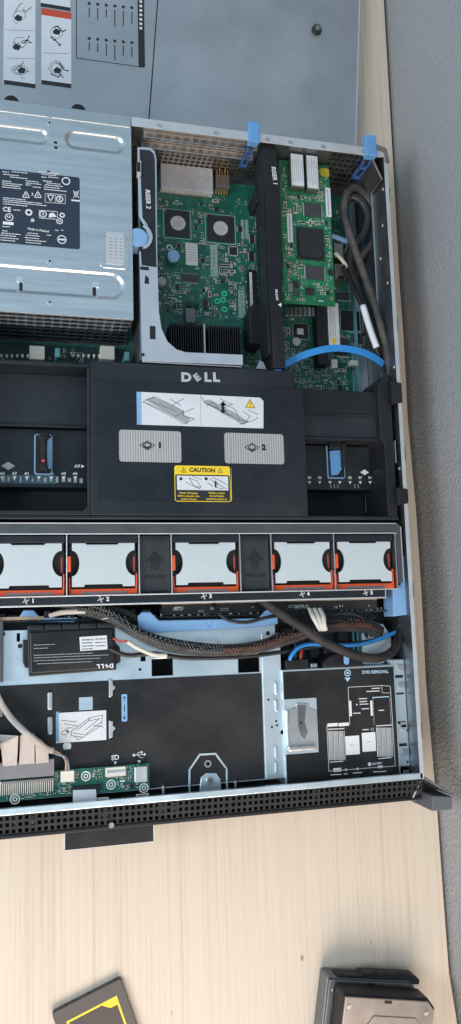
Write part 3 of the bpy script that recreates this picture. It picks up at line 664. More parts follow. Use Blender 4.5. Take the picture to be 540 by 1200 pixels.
# ================================================================ power supply
PZ = 84.0
px1, py0, py1 = 93.2, 294.5, 500.5
ps = thing('power_supply', 'big silver power supply box with dark blue printed ratings sticker and pressed grooves', 'power supply', (16, 397, 2))
MB().box(-62, px1, py0 + 4, py1, 2.2, 78).build('housing', 'steel', ps)
caps = []
for (ua, ub, va, vb) in ((-70, 58, 145, 168), (76, 147, 153, 179), (-60, 147, 313, 352)):
    # pixel box -> capsule (x0,x1,y,r)
    um = (max(ua, 0) + ub) / 2; x0, x1, y0_, y1_ = R(ua, va, ub, vb, PZ)
    yc = (P(ub - 20, (va + vb) / 2 + 2, PZ)[1]); caps.append((x0, x1, yc, (y1_ - y0_) / 2 * .86))
def hz(x, y):
    z = 0
    for x0, x1, yc, r in caps:
        cx = min(max(x, x0 + r), x1 - r); d = sqrt((x - cx) ** 2 + (y - yc) ** 2)
        t = min(1, max(0, (r - d) / 4.0)); z -= 2.6 * (t * t * (3 - 2 * t))
    return z
nx, ny = 150, 200; m = MB(); v = []; f = []
for j in range(ny + 1):
    for i in range(nx + 1):
        x = -62 + (px1 + 62) * i / nx; y = py0 + (py1 - py0) * j / ny; v.append((x, y, PZ + hz(x, y)))
for j in range(ny):
    for i in range(nx): a = j * (nx + 1) + i; f.append((a, a + 1, a + nx + 2, a + nx + 1))
tp = m.add(v, f).build('top_cover', 'steel_brushed', ps, smooth=True)
MB().box(px1 - .8, px1 + .4, py0, py1, 60, PZ - .1).build('side_skirt', 'steel', ps, .3); MB().box(-62, px1, py0 - .8, py0, PZ - 3, PZ + .1).build('front_fold', 'steel_rim', ps, .3)
MB().box(-62, px1, py1, py1 + 13, 60, PZ + 1.2).build('rear_rim', 'steel', ps, .8)
MB().perf((-62, py0 + 1.5, 8), (px1 + 61, 0, 0), (0, 0, 72), 18, 7, .74).build('vent_grid', 'steel_dark', ps, solid=1.0)
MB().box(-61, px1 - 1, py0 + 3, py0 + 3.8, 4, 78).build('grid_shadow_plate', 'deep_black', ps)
m = MB()
for z_ in (79, 69, 59, 49): m.box(-62, px1 - 2, py0 - .2, py0 + 1.0, z_, z_ + 1.0)
m.each('vent_bar', 'steel', ps)
for u, v_ in ((58.5, 144), (58.8, 306), (59, 354)):
    x, y = P(u, v_, PZ); s_ = MB().cyl(x, y, 3.1, PZ, PZ + .6, 20).build('screw', 'screw_metal', ps, .2); MB().cyl(x, y, 1.2, PZ + .6, PZ + .75, 6).build('socket', 'deep_black', s_)
m = MB()
for u, v_ in ((65.5, 167), (66, 173), (57.5, 201.5)): x, y = P(u, v_, PZ); m.prism(rrect(x - 1.7, x + 1.7, y - 1.3, y + 1.3, .8), PZ - .1, PZ + .12)
for u, v_ in ((25, 336), (111, 342)): x0, x1, y0_, y1_ = R(u - 2, v_ - 5, u + 2, v_ + 4, PZ - 2.2); m.box(x0, x1, y0_, y1_, PZ - 2.7, PZ - 2.3)
m.each('slot', 'deep_black', ps)
m = MB()
for u, v_ in ((24, 327), (113, 333)): x0, x1, y0_, y1_ = R(u - 4, v_ - 3, u + 4, v_ + 4, PZ - 2); m.box(x0, x1, y0_, y1_, PZ - 2.7, PZ - 1.2)
m.each('formed_tab', 'steel_pale', ps, .4)
# embossed frame with stamped window
x0, x1, y0_, y1_ = R(117, 278, 152, 315, PZ); MB().prism(rrect(x0, x1, y0_, y1_, 5), PZ - .1, PZ + .9).build('embossed_pad', 'steel_brushed', ps, .8, 3)
x0, x1, y0_, y1_ = R(125, 272, 146, 310, PZ + 1); a = MB().prism(rrect(x0, x1, y0_, y1_, 1), PZ + .9, PZ + 1.3).build('stamped_window', 'steel_rim', ps, .2)
m = MB()
for j in range(7):
    for i in range(3): m.box(x0 + 3 + i * 5, x0 + 6 + i * 5, y1_ - 8 - j * 3.4, y1_ - 6.4 - j * 3.4, PZ + 1.28, PZ + 1.36)
m.build('stamp_marks', 'print_grey', a)
for u, v_ in ((18, 139), (111, 151)): MB().ptext('TX00', u, v_, PZ + .05, 6, 180, -.01).build('stamped_letters', 'print_grey', ps)
# ratings label
lx0, lx1 = -60.0, P(94, 245, PZ)[0]; ly1 = P(88, 207.5, PZ)[1]; ly0 = P(90, 292, PZ)[1]
lb = MB().prism(rrect(lx0, lx1, ly0, ly1, 2.5), PZ + .02, PZ + .25).build('ratings_label', 'label_navy', ps)
z = PZ + .27; ink = MB(); rg = random.Random(11)
def L(a, b): return P(a / 4.909, 190 + b / 4.909, PZ)
def gk(a, b, c, h=.75): x, y = L(a, b); x2, y2 = L(c, b); ink.greek(x, x2, y, z, h, rg)
for b, rows in ((55, [(15, 55), (70, 160), (225, 340)]), (70, [(20, 110), (240, 330)]), (86, [(60, 160), (240, 270), (280, 340)]), (108, [(15, 70), (150, 230), (250, 300)]), (120, [(15, 130), (150, 240), (270, 350)]), (131, [(15, 120), (150, 180), (260, 370)]), (143, [(15, 125), (190, 240), (255, 345)]), (156, [(255, 385)]), (205, [(20, 150)]), (216, [(20, 250)]), (227, [(20, 270)]), (240, [(20, 160)]), (275, [(80, 120)]), (370, [(15, 60)]), (395, [(15, 50)]), (408, [(10, 120), (160, 220)]), (420, [(5, 100), (150, 230), (270, 300)]), (434, [(5, 110), (145, 230)]), (448, [(5, 90), (150, 270)]), (462, [(150, 240)]), (392, [(320, 345), (355, 365)])):
    for a, c in rows: gk(a, b, c)
def icon_ring(a, b, r, w=.55): x, y = L(a, b); ink.ring(x, y, r - w, r, z - .02, z + .1, n=20)
icon_ring(382, 110, 4.2, 1.1); icon_ring(250, 300, 3.6, 1.0); icon_ring(345, 340, 3.2, .9); icon_ring(360, 306, 2.6, 1.2); icon_ring(55, 318, 4.0, .8); icon_ring(358, 446, 4.5, .9); icon_ring(345, 213, 3.6, 1.0); icon_ring(168, 290, 3.4, 1.6)
for a in (152, 220): p = [L(a - 20, 203), L(a + 20, 205), L(a, 168)]; ink.line(p, z, .8, .1, True); x, y = L(a, 190); ink.box(x - .3, x + .3, y - 1.6, y + 1.6, z, z + .1)
x, y = L(188, 186); ink.text('3', x, y, z, 4, 0, .03)
for s_, a, b, sz in (('CE', 42, 274, 6.4), ('UL', 55, 316, 3.4), ('N', 345, 340, 3.4), ('S', 345, 213, 5.0), ('S', 250, 300, 4.0)): x, y = L(a, b); ink.text(s_, x, y, z, sz, 0, .03)
x, y = L(222, 392); ink.text('Made in Poland', x, y, z, 3.3, -3, .02); x, y = L(118, 383); ink.text('', x, y, z, 3)
ink.line([L(262, 180), L(378, 190), L(378, 240), L(262, 232)], z, .4, .1, True); ink.line([L(320, 186), L(320, 236)], z, .4, .1)
p = [L(275, 190), L(312, 192), L(293, 225)]; ink.line(p, z, .9, .1, True)
ink.line([L(228, 278), L(333, 286), L(333, 330), L(228, 322)], z, .5, .1, True); a0 = L(305, 308); ink.prism([(a0[0] - 4, a0[1] - 2.5), (a0[0] + 4, a0[1] - 1), (a0[0] + 1, a0[1] + 3), (a0[0] - 3, a0[1] + 2)], z - .02, z + .1)
ink.line([L(190, 325), L(180, 342), L(200, 338)], z, 1.2, .1, True)
ink.line([L(425, 165), L(455, 205)], z, .7, .1); ink.line([L(455, 165), L(425, 205)], z, .7, .1); ink.line([L(428, 172), L(452, 174), L(448, 200), L(432, 198)], z, .7, .1, True); x, y = L(437, 222); ink.box(x - 4.2, x + 4.2, y - .8, y + .8, z - .02, z + .1)
x, y = L(358, 446); ink.box(x - 3.2, x + 3.2, y - .8, y + .8, z, z + .1)
x, y = L(50, 350); ink.box(x - 5, x + 5, y - 2, y + 1, z - .02, z + .06)
ink.build('lettering', 'print_white', lb)
m = MB()
for u, v_ in ((14, 120), (92.5, 130)): x, y = P(u, v_, 76); m.cyl(x, y, 7.5, 62, 77, 24)
m.each('rear_grip', 'black_plastic', ps, 1)

# ================================================================ system board
mb = thing('motherboard', 'large dark green system board with two silver-topped chips and finned heatsink', 'circuit board', (235, 370, 6))
BZ = 9.6
MB().prism([(-60, 105), (358, 105), (358, 498), (97, 498), (97, 292), (-60, 292)], 8, BZ).build('board', 'pcb', mb, .2)
av = []
def keep(u0, v0, u1, v1, z=BZ): r = R(u0, v0, u1, v1, z); av.append(r); return r
# two network chips
for (u0, v0, u1, v1) in ((195, 247, 222, 276), (244, 253, 273, 282)):
    x0, x1, y0_, y1_ = keep(u0 - 3, v0 - 3, u1 + 3, v1 + 3); x0, x1, y0_, y1_ = R(u0, v0, u1, v1, BZ + 2)
    c = MB().box(x0, x1, y0_, y1_, BZ, BZ + 2).build('network_chip', 'chip_black', mb, .3)
    MB().cyl((x0 + x1) / 2 + .5, (y0_ + y1_) / 2, 8.6, BZ + 2, BZ + 2.3, 32).build('silver_disc', 'heat_spreader', c)
    k = MB()
    for d in (-3.4, -1.6, .2, 2): k.greek((x0 + x1) / 2 - 4, (x0 + x1) / 2 + 5, (y0_ + y1_) / 2 + d, BZ + 2.32, .7, rg)
    k.build('chip_marking', 'print_grey', c); MB().prism([(x0 - 2, y1_ + 2), (x0 + 1.5, y1_ - .5), (x0, y1_ - 2)], BZ, BZ + .6).build('corner_mark', 'gold', c)
    k = MB().line([(x0 - 2.4, y0_ - 2.4), (x1 + 2.4, y0_ - 2.4), (x1 + 2.4, y1_ + 2.4), (x0 - 2.4, y1_ + 2.4)], BZ, .45, .08, True).build('outline', 'silk', c)
# metal ethernet shield and header
x0, x1, y0_, y1_ = keep(189, 192, 251, 226, 26); x0, x1, y0_, y1_ = R(189, 194, 250, 223, 20)
sh = MB().box(x0, x1, y0_, y1_, BZ, 20).build('port_shield', 'heat_spreader', mb, .5); m = MB()
for i in range(15): x = x0 + 3 + i * (x1 - x0 - 5) / 15; m.box(x, x + 1.4, y0_ - 2.2, y0_, BZ, 15)
m.build('shield_pins', 'solder', sh)
x0, x1, y0_, y1_ = R(254, 196, 270, 222, 24); av.append((x0 - 2, x1 + 2, y0_ - 2, y1_ + 2)); hd = MB().box(x0, x1, y0_ + 4, y1_ - 8, BZ, 22).build('header', 'steel_warm', mb, .5)
m = MB()
for i in range(5): x = x0 + 1.2 + i * (x1 - x0) / 5; m.box(x, x + 1.2, y1_ - 8, y1_, BZ, 20); m.box(x, x + 1.2, y0_, y0_ + 4, BZ, 13)
m.build('header_pins', 'gold', hd)
# label (matrix code left out)
x0, x1, y0_, y1_ = keep(217, 284, 233, 312); lb = MB().box(x0 + 1, x1 - 1, y0_ + 1, y1_ - 1, BZ + .2, BZ + .5).build('board_label', 'label_white', mb); k = MB()
for i in range(7): k.greek(x0 + 2, x1 - 2, y1_ - 3 - i * 3.1, BZ + .52, .8, rg)
k.build('lettering', 'print_grey', lb)
# blue button
x, y = P(204, 299, 20); MB().cyl(x, y, 6.8, 15, 20, 28).cyl(x, y, 4.5, BZ, 15.1, 20).build('push_pin', 'pale_blue_plastic', mb, .8); av.append((x - 9, x + 9, y - 14, y + 9))
x, y = P(199, 290, BZ); MB().ring(x, y, 2, 3.5, BZ, BZ + .2).build('mount_pad', 'solder', mb)
c, r_ = chip(mb, 214, 322, 233, 331, BZ, 1.4, 'chip_grey', 'v', 'flash_chip'); av.append(r_)
c, r_ = chip(mb, 269, 290, 277, 299, BZ, 1.2, 'chip_black', 'hv', 'controller_chip', .9); av.append(r_)
for (a, b, c_, d) in ((291, 296, 297, 306), (292, 275, 297, 285), (232, 258, 236, 262), (278, 266, 283, 272)): q, r_ = chip(mb, a, b, c_, d, BZ, 1.2, 'chip_black', 'h', 'small_chip', 1.2); av.append(r_)
x, y = P(283, 315.5, BZ); s_ = MB().cyl(x, y, 4.2, BZ, BZ + 1.6, 20).build('board_screw', 'screw_metal', mb, .4); MB().box(x - .5, x + .5, y - 3, y + 3, BZ + 1.6, BZ + 1.75).build('screw_slot', 'steel_dark', s_); av.append((x - 6, x + 6, y - 6, y + 6))
k = MB(); k.ptext('V', 242, 339, BZ + .1, 6.5, 0, .05); 
for (u0, v0, u1, v1) in ((247, 288, 251, 324), (251.5, 288, 255.5, 324), (279, 340, 282, 372), (283, 340, 286, 372), (287, 258, 290, 280), (282, 258, 285, 280)):
    x0, x1, y0_, y1_ = keep(u0, v0, u1, v1); k.line([(x0, y0_), (x1, y0_), (x1, y1_), (x0, y1_)], BZ, .35, .08, True)
    n_ = int((y1_ - y0_) / 1.6)
    for i in range(n_): k.box(x0 + .8, x1 - .8, y0_ + 1 + i * 1.6, y0_ + 1.8 + i * 1.6, BZ, BZ + .15)
k.build('board_print', 'silk', mb)
m = MB()
for u, v_ in ((263.5, 344), (262, 351.5), (255, 353), (263.5, 362.5)): x, y = P(u, v_, BZ + .2); m.ring(x, y, 1.8, 3.4, BZ, BZ + .3, n=18); av.append((x - 4, x + 4, y - 4, y + 4))
m.build('green_ink_ring', 'green_ink', mb)
# coil
x0, x1, y0_, y1_ = keep(218, 361, 230, 378, 17); MB().box(x0, x1, y0_, y1_, BZ, 17).build('inductor', 'connector_grey', mb, .8); x, y = P(190, 330, 14); MB().cyl(x, y, 5, BZ, 16, 20).build('buzzer', 'print_grey', mb, .5); av.append((x - 7, x + 7, y - 7, y + 7))
m = MB()
for a, b, c_, d in ((219, 355, 225, 360), (228, 357, 232, 362), (239, 352, 243, 363)):
    x0, x1, y0_, y1_ = keep(a, b, c_, d); m.box(x0, x1, y0_, y1_, BZ, BZ + 2.5)
m.each('power_part', 'chip_black', mb, .3)
# heatsink
HZ = 36
x0, x1, y0_, y1_ = R(200, 380, 282, 418, HZ); av.append((x0 - 3, x1 + 3, y0_ - 8, y1_ + 18)); hs = MB().box(x0, x1, y0_, y1_, 14, 19).build('heatsink', 'black_plastic', mb); xm = P(240.5, 395, HZ)[0]
m = MB(); n_ = 30
for i in range(n_):
    x = x0 + (x1 - x0) * (i + .5) / n_
    if abs(x - xm) < 2.2: continue
    m.box(x - .38, x + .38, y0_, y1_, 19, HZ)
fo = m.build('fins', 'steel_dark', hs); fo.data.materials[0] = M['chip_black']
MB().box(xm - .9, xm + .9, y0_ - 1, y1_ + 1, 14, HZ - 1).build('clip_bar', 'steel', hs, .3)
populate(mb, (104, 250, 215, 480), BZ, 1050, av, 5)
# lower right part of the board, below the raised card
av2 = []
def chip2(*a, **k): q, r_ = chip(*a, **k); av2.append(r_); return q
c = chip2(mb, 343, 380, 360, 397, BZ, 1.4, 'chip_black', 'hv', 'controller_chip'); x0, x1, y0_, y1_ = R(347.5, 385, 355, 392, BZ + 1.5); MB().box(x0, x1, y0_, y1_, BZ + 1.4, BZ + 1.6).build('chip_sticker', 'label_white', c)
chip2(mb, 399, 365, 420, 387, BZ, 1.8, 'chip_black', '', 'bridge_chip'); chip2(mb, 397, 397, 408, 409, BZ, 1.4, 'chip_grey', 'v', 'memory_chip'); chip2(mb, 410, 391, 424, 403, BZ, 1.4, 'chip_grey', 'v', 'memory_chip'); chip2(mb, 393, 410, 406, 417, BZ, 1.2, 'chip_black', 'v', 'small_chip'); chip2(mb, 394, 343, 408, 352, BZ, 1.4, 'chip_grey', 'v', 'memory_chip'); 
x0, x1, y0_, y1_ = R(371, 352, 383, 427, 24); av2.append((x0 - 1, x1 + 1, y0_, y1_)); cs = MB().box(x0, x1, y0_, y1_, BZ, 24).build('slot_connector', 'black_plastic', mb, .6); MB().box((x0 + x1) / 2 - .8, (x0 + x1) / 2 + .8, y0_ + 3, y1_ - 3, 24, 24.1).build('slot_gap', 'deep_black', cs)
x0, x1, y0_, y1_ = R(384, 355, 397, 406, 22); av2.append((x0, x1, y0_, y1_)); ml = MB().box(x0, x1, y0_, y1_, BZ, 22).build('labelled_module', 'label_white', mb, .4); x, y = P(390.5, 399.5, 22); MB().cyl(x, y, 3.2, 22, 22.2, 20).build('yellow_dot', 'label_yellow', ml)
k = MB()
for i in range(4): k.box(x0 + 2 + i * 2, x0 + 2.7 + i * 2, y0_ + 12, y1_ - 3 - i * 3, 22, 22.1)
k.build('lettering', 'print_grey', ml)
for a, b, c_, d in ((388, 421, 395, 431), (410, 422, 420, 428)): x0, x1, y0_, y1_ = R(a, b, c_, d, 18); av2.append((x0, x1, y0_, y1_)); MB().box(x0, x1, y0_, y1_, BZ, 18).build('white_socket', 'connector_white', mb, .6)
x, y = P(346, 401, 12); MB().cyl(x, y, 5, BZ, 15, 22).build('coin_cell', 'heat_spreader', mb, .4); av2.append((x - 6, x + 6, y - 6, y + 6))
m = MB()
for i in range(7): x0, x1, y0_, y1_ = R(334 + i * 5.2, 360, 338 + i * 5.2, 370, 20); m.box(x0, x1, y0_, y1_, BZ, 20)
m.each('slot_spring', 'steel', mb, .4); av2.append(R(333, 357, 371, 372, BZ))
k = MB()
for a, b, r in ((412, 346, 6), (410, 350, 4), (404, 420, 4), (420, 352, 3)): x, y = P(a, b, BZ); MB().ring(x, y, r - .5, r, BZ, BZ + .1).build('printed_ring', 'silk', mb)
k.pline([(398, 363), (424, 364), (425, 389), (398, 388)], BZ, .4, .1, True); k.pline([(396, 394), (426, 394), (426, 419), (396, 419)], BZ, .4, .1, True); k.build('board_print', 'silk', mb)
populate(mb, (256, 352, 222, 330), BZ, 620, av2, 9)
populate(mb, (256, 352, 335, 480), BZ, 260, av2, 19)
# power distribution strip in front of the power supply
pd = MB().box(-60, 95, 252, 288, 13, 14.6).build('power_strip', 'power_board', mb)
m = MB()
for u0, u1 in ((35, 53), (118, 135)): x0, x1, y0_, y1_ = R(u0, 405, u1, 421, 28); m.box(x0, x1, y0_, y1_, 14.6, 28)
wc = m.each('power_socket', 'connector_white', mb, .8)
m = MB()
for st, n_ in ((0, 6), (84, 6)):
    for i in range(n_): x, y = P(st + 2 + i * 6.2, 416.5, 22); m.box(x - 1.1, x + 1.1, y - 2, y + 1.5, 14.6, 22)
m.each('power_pin', 'print_white', mb, .5)
m = MB()
for u0, u1 in ((36, 52), (119, 134)):
    for i in range(5): x = P(u0 + 1 + i * (u1 - u0) / 5, 418, 24)[0]; y = P(u0, 421, 28)[1]; m.box(x, x + .8, y - 1, y - .05, 14.6, 24)
m.build('socket_ribs', 'print_grey', wc)
for u0, u1, v0, v1 in ((65, 71, 396, 420), (146, 152, 398, 424)): x0, x1, y0_, y1_ = R(u0, v0, u1, v1, 40); MB().box(x0, x1, y0_, y0_ + 10, 14.6, 44).build('guide_post', 'teal_plastic', mb, 1)
populate(mb, (-60, 94, 254, 286), 14.6, 40, [R(33, 403, 56, 424, 15), R(116, 403, 138, 426, 15)], 23)
# base plate strip right of the board
MB().box(360, 374, 150, 498, 3, 5).build('cable_channel', 'steel_pale', ch, .5)
x0 = P(425, 400, 6)[0]; MB().box(361.5, 362.8, 200, 498, 5, 18).build('channel_wall', 'teal_plastic', ch, .3)

# ================================================================ riser brackets
r2 = thing('riser_bracket', 'silver riser bracket with blue release knob and black RISER 2 strip beside the power supply', 'riser bracket', (*P(175, 300, 80), 8))
RZ = 80
out = [(161.5, 172), (177, 173), (182, 177), (184, 186), (184.8, 290), (185.5, 320), (187, 366), (190, 385), (197, 400), (207, 409), (218, 412.5), (284, 415.5), (284, 427.5), (167, 422.5), (164, 300), (163.2, 292), (165.5, 290), (170, 284), (173, 276), (171, 266), (166, 258), (163, 252)]
MB().ppoly(out, RZ - 2, RZ).build('plate', 'riser_plate', r2, .5)
MB().ppoly([(165, 292), (163, 289), (163.5, 293), (167, 423), (169, 423)], RZ - 5, RZ - 2.1) 
inn = [(164, 175), (176, 176), (180.5, 180), (182, 187), (183.2, 288), (184, 313), (166.5, 310.5), (165.5, 294), (172.5, 289), (177, 276), (173.5, 263), (167.5, 255)]
MB().ppoly(inn, RZ, RZ + .5).build('black_strip', 'shroud_plastic', r2, .15)
m = MB(); x, y = P(173.8, 233.5, RZ + .5); m.text('RISER 2', x, y, RZ + .5, 6.6, -88, .02, 1.0, .12); m.build('lettering', 'print_white', r2)
x, y = P(162.5, 277, RZ + 4); MB().cyl(x, y, 10, RZ - 16, RZ + 3, 32).build('release_knob', 'pale_blue_plastic', r2, 1.2)
x, y = P(162.5, 277, RZ + .5); MB().ring(x, y, 11.2, 14.6, RZ + .5, RZ + 2, -1.15, 1.15, 18).build('knob_guard', 'riser_plate', r2, .4)
m = MB(); m.pbox(176, 382, 182.8, 397.5, RZ - .1, RZ + .12); m.pbox(164.8, 312.5, 175, 316.5, RZ - .1, RZ + .12); m.prism(PP([(171, 322), (175, 326), (175, 333), (169.5, 332)], RZ), RZ - .1, RZ + .12); m.each('slot', 'deep_black', r2)
m = MB().prism(PP([(161, 189), (166, 188), (166, 206), (161, 207)], RZ + 4), RZ, RZ + 4).build('hinge_tab', 'steel_rim', r2, .5); MB().pbox(161, 190, 165, 201, RZ + 4, RZ + 4.3).build('hinge_gap', 'deep_black', m)
xk = P(163.5, 300, RZ)[0]; MB().box(xk, xk + 1.4, P(165, 422, RZ)[1] + 1, P(163, 175, RZ)[1], 14, RZ - 2).build('side_plate', 'steel_dark', r2, .3)
m = MB(); x, y = P(168, 416, RZ); m.cyl(x, y, 1.5, RZ, RZ + 1.4, 12); m.pbox(163, 289, 167.5, 293.5, RZ, RZ + 1.6); m.each('pin', 'deep_black', r2)
yk = P(240, 427.5, RZ)[1]; MB().box(xk + 2, P(284, 421, RZ)[0] - 1, yk, yk + 1.4, 40, RZ - 2).build('front_fold', 'steel', r2, .3)

r1 = thing('riser_cage', 'long black upright riser holder marked RISER 1 dividing the board', 'riser cage', (*P(320, 300, 80), 8))
body = [(307, 159), (317, 160), (322, 175), (327.5, 207), (329, 290), (331, 380), (334.5, 431), (320, 431), (314, 330), (311, 250), (308.5, 200)]
MB().ppoly(body, RZ - 6, RZ).build('top_rail', 'black_plastic', r1, .8)
xl = P(312, 300, RZ)[0]; xr = P(327, 300, RZ)[0]
yb, ye = P(325, 426, RZ)[1], P(310, 170, RZ)[1]
sb = MB().box(xl, xl + 3, yb + 12, ye, 44, RZ - 6).build('side_board', 'shroud_plastic', r1, .5)
m = MB()
for i in range(40): y = P(303, 318, 26)[1] - i * 1.5; m.box(xl - 2.6, xl + .4, y - .4, y + .4, 20, 20.6)
cn = MB().box(xl - 3, xl + 6, P(303, 375, 26)[1], P(303, 314, 26)[1], BZ, 20).build('slot_connector', 'black_plastic', r1, .5); m.build('contacts', 'print_white', cn)
m = MB()
for k_ in range(5): y = yb + 40 + k_ * 42; m.box(xl - .4, xl - .05, y, y + 1, 30, RZ - 20)
m.box(xl - .5, xl - .05, yb + 20, ye - 20, 50, 51); m.each('board_rib', 'black_plastic', r1, .3)
m = MB().prism(PP([(297, 226), (308, 222), (310, 236), (300, 238)], 60), 30, 60).build('retainer', 'black_plastic', r1, 1); 
m = MB().prism(PP([(291, 363), (298, 352), (306, 352), (311, 400), (306, 404), (293, 402)], 40), 14, 40).build('latch_arm', 'black_plastic', r1, 1.2)
MB().prism(PP([(300, 434), (320, 408), (333, 408), (334, 436)], 50), 12, 50).build('foot', 'black_plastic', r1, 1); m = MB().prism(PP([(299.5, 432), (304, 422), (308, 424), (312, 433)], 56), 50.2, 56).build('silver_tip', 'steel_rim', r1, .6)
m = MB(); x, y = P(320.8, 206, RZ + .1); m.text('RISER 1', x, y, RZ, 6.6, -85, .02, 1.0, .12); x, y = P(323.5, 345.5, RZ); m.text('RELEASE', x, y, RZ, 3.3, -87, .02); m.prism(PP([(325, 357), (329, 355), (329, 359.5)], RZ), RZ, RZ + .15); m.build('lettering', 'print_white', r1)
m = MB(); m.pline([(311, 330), (331, 328)], RZ, .5, .5); m.pline([(321, 222), (322, 300)], RZ, .6, .6); m.pline([(325, 365), (328, 425)], RZ, .6, .6); m.each('seam', 'emboss_black', r1)

# raised green card
GZ = 58
gc = thing('expansion_card', 'bright green network card with two silver transceivers mounted right of the RISER 1 holder', 'circuit card', (*P(360, 260, GZ), 8))
gx0, gx1 = P(328.5, 260, GZ)[0], P(387.5, 260, GZ)[0]; gy0 = P(362, 357, GZ)[1]; gy1 = 503
MB().box(gx0, gx1, gy0, gy1, GZ - 1.6, GZ).build('board', 'pcb_bright', gc, .2)
ga = []
for u0, u1, v0, vm_, v1 in ((340, 355.5, 165, 180, 219), (358.5, 372.5, 168, 182, 222)):
    x0, x1, y0_, y1_ = R(u0, vm_, u1, v1, GZ + 10); y1_ = 506.5; ga.append((x0 - 1, x1 + 1, y0_ - 2, y1_))
    tr = MB().box(x0, x1, y0_, y1_, GZ + .3, GZ + 10).build('transceiver', 'steel_warm', gc, .6)
    yl = P(u0, vm_, GZ + 10)[1]; MB().box(x0 + .7, x1 - .7, y0_ + 1.6, yl, GZ + 10, GZ + 10.25).build('white_sticker', 'label_white', tr)
    k = MB()
    for i in range(6): xx = x0 + 2.2 + i * (x1 - x0 - 4.4) / 5; k.box(xx - .35, xx + .35, y0_ + rg.uniform(3, 8), yl - rg.uniform(2, 9), GZ + 10.26, GZ + 10.33)
    k.build('lettering', 'print_grey', tr)
    k = MB()
    for i in range(3):
        for j in range(3): k.box(x0 + 2 + i * 4, x0 + 4 + i * 4, yl + 2 + j * 5, yl + 4 + j * 5, GZ + 10, GZ + 10.1)
    k.build('cage_slots', 'deep_black', tr)
for a in ((355.5, 239, 375.5, 254), (357, 312.5, 379, 328)): c, r_ = chip(gc, *a, GZ, 1.4, 'chip_grey', 'h', 'memory_chip', 1.1); ga.append(r_)
x0, x1, y0_, y1_ = R(348, 266, 380, 303, GZ + 4); ga.append((x0 - 2, x1 + 2, y0_ - 2, y1_ + 2)); c = MB().box(x0, x1, y0_, y1_, GZ, GZ + 1.4).build('main_chip', 'chip_black', gc, .3); MB().prism(rrect(x0 + 2, x1 - 2, y0_ + 2, y1_ - 2, 6), GZ + 1.4, GZ + 4).build('heatsink', 'chip_black', c, .6)
for a in ((336, 250, 342, 284), (381, 220, 387, 254), (337, 167, 339, 169)): x0, x1, y0_, y1_ = R(*a, GZ + .3); ga.append((x0, x1, y0_, y1_)); l = MB().box(x0, x1, y0_, y1_, GZ + .1, GZ + .35).build('barcode_sticker', 'label_white', gc); MB().box((x0 + x1) / 2 - .9, (x0 + x1) / 2 + .5, y0_ + 2, y1_ - 2, GZ + .35, GZ + .42).build('barcode', 'print_grey', l)
x0, x1, y0_, y1_ = R(374.5, 197, 385, 207, GZ + .3); MB().prism(rrect(x0, x1, y0_, y1_, 3), GZ + .05, GZ + .3).build('yellow_mark', 'ink_yellow', gc); ga.append((x0, x1, y0_, y1_))
for a, m_ in (((357, 338, 367, 346), 'chip_black'), ((336, 333, 342, 342), 'connector_grey'), ((384, 316, 389, 323), 'chip_black'), ((343, 330, 349, 337), 'chip_black'), ((343, 340, 349, 347), 'chip_grey')): c, r_ = chip(gc, *a, GZ, 1.6, m_, '', 'small_chip'); ga.append(r_)
for u, v_ in ((337, 350), (388, 350)): x, y = P(u, v_, GZ); MB().ring(x, y, 1.2, 2.2, GZ, GZ + .2).build('mount_hole', 'gold', gc); ga.append((x - 3, x + 3, y - 3, y + 3))
k = MB(); k.ptext('CE', 366, 260, GZ, 4, 180, .02); k.ptext('FC', 345, 232, GZ, 3.5, 180, .02); k.build('approval_marks', 'silk', gc)
populate(gc, (gx0 + 2, gx1 - 2, gy0 + 3, 495), GZ, 650, ga, 31)
# connectors and small module right of the card
cb = thing('cable_sockets', 'pair of metal cable sockets with white plug tail on the board beside the green card', 'connector', (*P(396, 305, 26), 9.7))
for a in ((391, 285, 402, 302), (392, 309, 405, 327)): x0, x1, y0_, y1_ = R(*a, 30); c = MB().box(x0, x1, y0_, y1_, BZ, 30).build('socket', 'steel_warm', cb, .8); MB().box(x0 + 3, x1 - 3, y0_ - .4, y0_ + 4, 30, 30.2).build('notch', 'deep_black', c)
MB().tube(P3((392, 296, 40), (398, 302, 40), (404, 310, 36), (408, 322, 30)), 2.6, 8, 1.5).build('plug_tail', 'connector_white', cb, smooth=True)
x0, x1, y0_, y1_ = R(404, 291, 410, 302, 24); MB().box(x0, x1, y0_, y1_, BZ, 24).build('socket', 'connector_white', cb, .6)
# ================================================================ air shroud
SZ = 80.0
sh = thing('air_shroud', 'wide black plastic air shroud with raised maker logo and yellow caution sticker', 'air shroud', (155, 175, 10))
sN = P(230, 429, SZ)[1]; sS = P(230, 609, SZ)[1]
cx0, cx1 = P(107, 520, SZ)[0], P(358, 540, SZ)[0]
xr = P(345, 440, SZ)[0]
rN = P(50, 428, SZ)[1]
yb_ = P(230, 604, SZ)[1]
MB().prism([(cx0, yb_), (cx0, sN), (xr - 1, sN), (xr - 1, P(350, 511, SZ)[1]), (cx1, P(350, 511, SZ)[1]), (cx1, yb_)], 24, SZ).build('main_panel', 'shroud_plastic', sh, 1.0)
MB().box(-62, 371, sS, yb_, 20, SZ).build('front_band', 'shroud_inset', sh, 1.2)
MB().box(-62, cx0, rN, rN + 4, 30, SZ).build('rear_wall', 'shroud_inset', sh, .8)
yc1 = P(50, 598, SZ)[1]
MB().prism([(-62, yb_ + .1), (cx0 - .1, yb_ + .1), (cx0 - .1, rN), (cx0 - 3.5, rN), (cx0 - 3.5, yc1 + 4), (cx0 - 8, yc1), (-62, yc1)], SZ - 6, SZ).build('recess_edge', 'shroud_plastic', sh, .8)
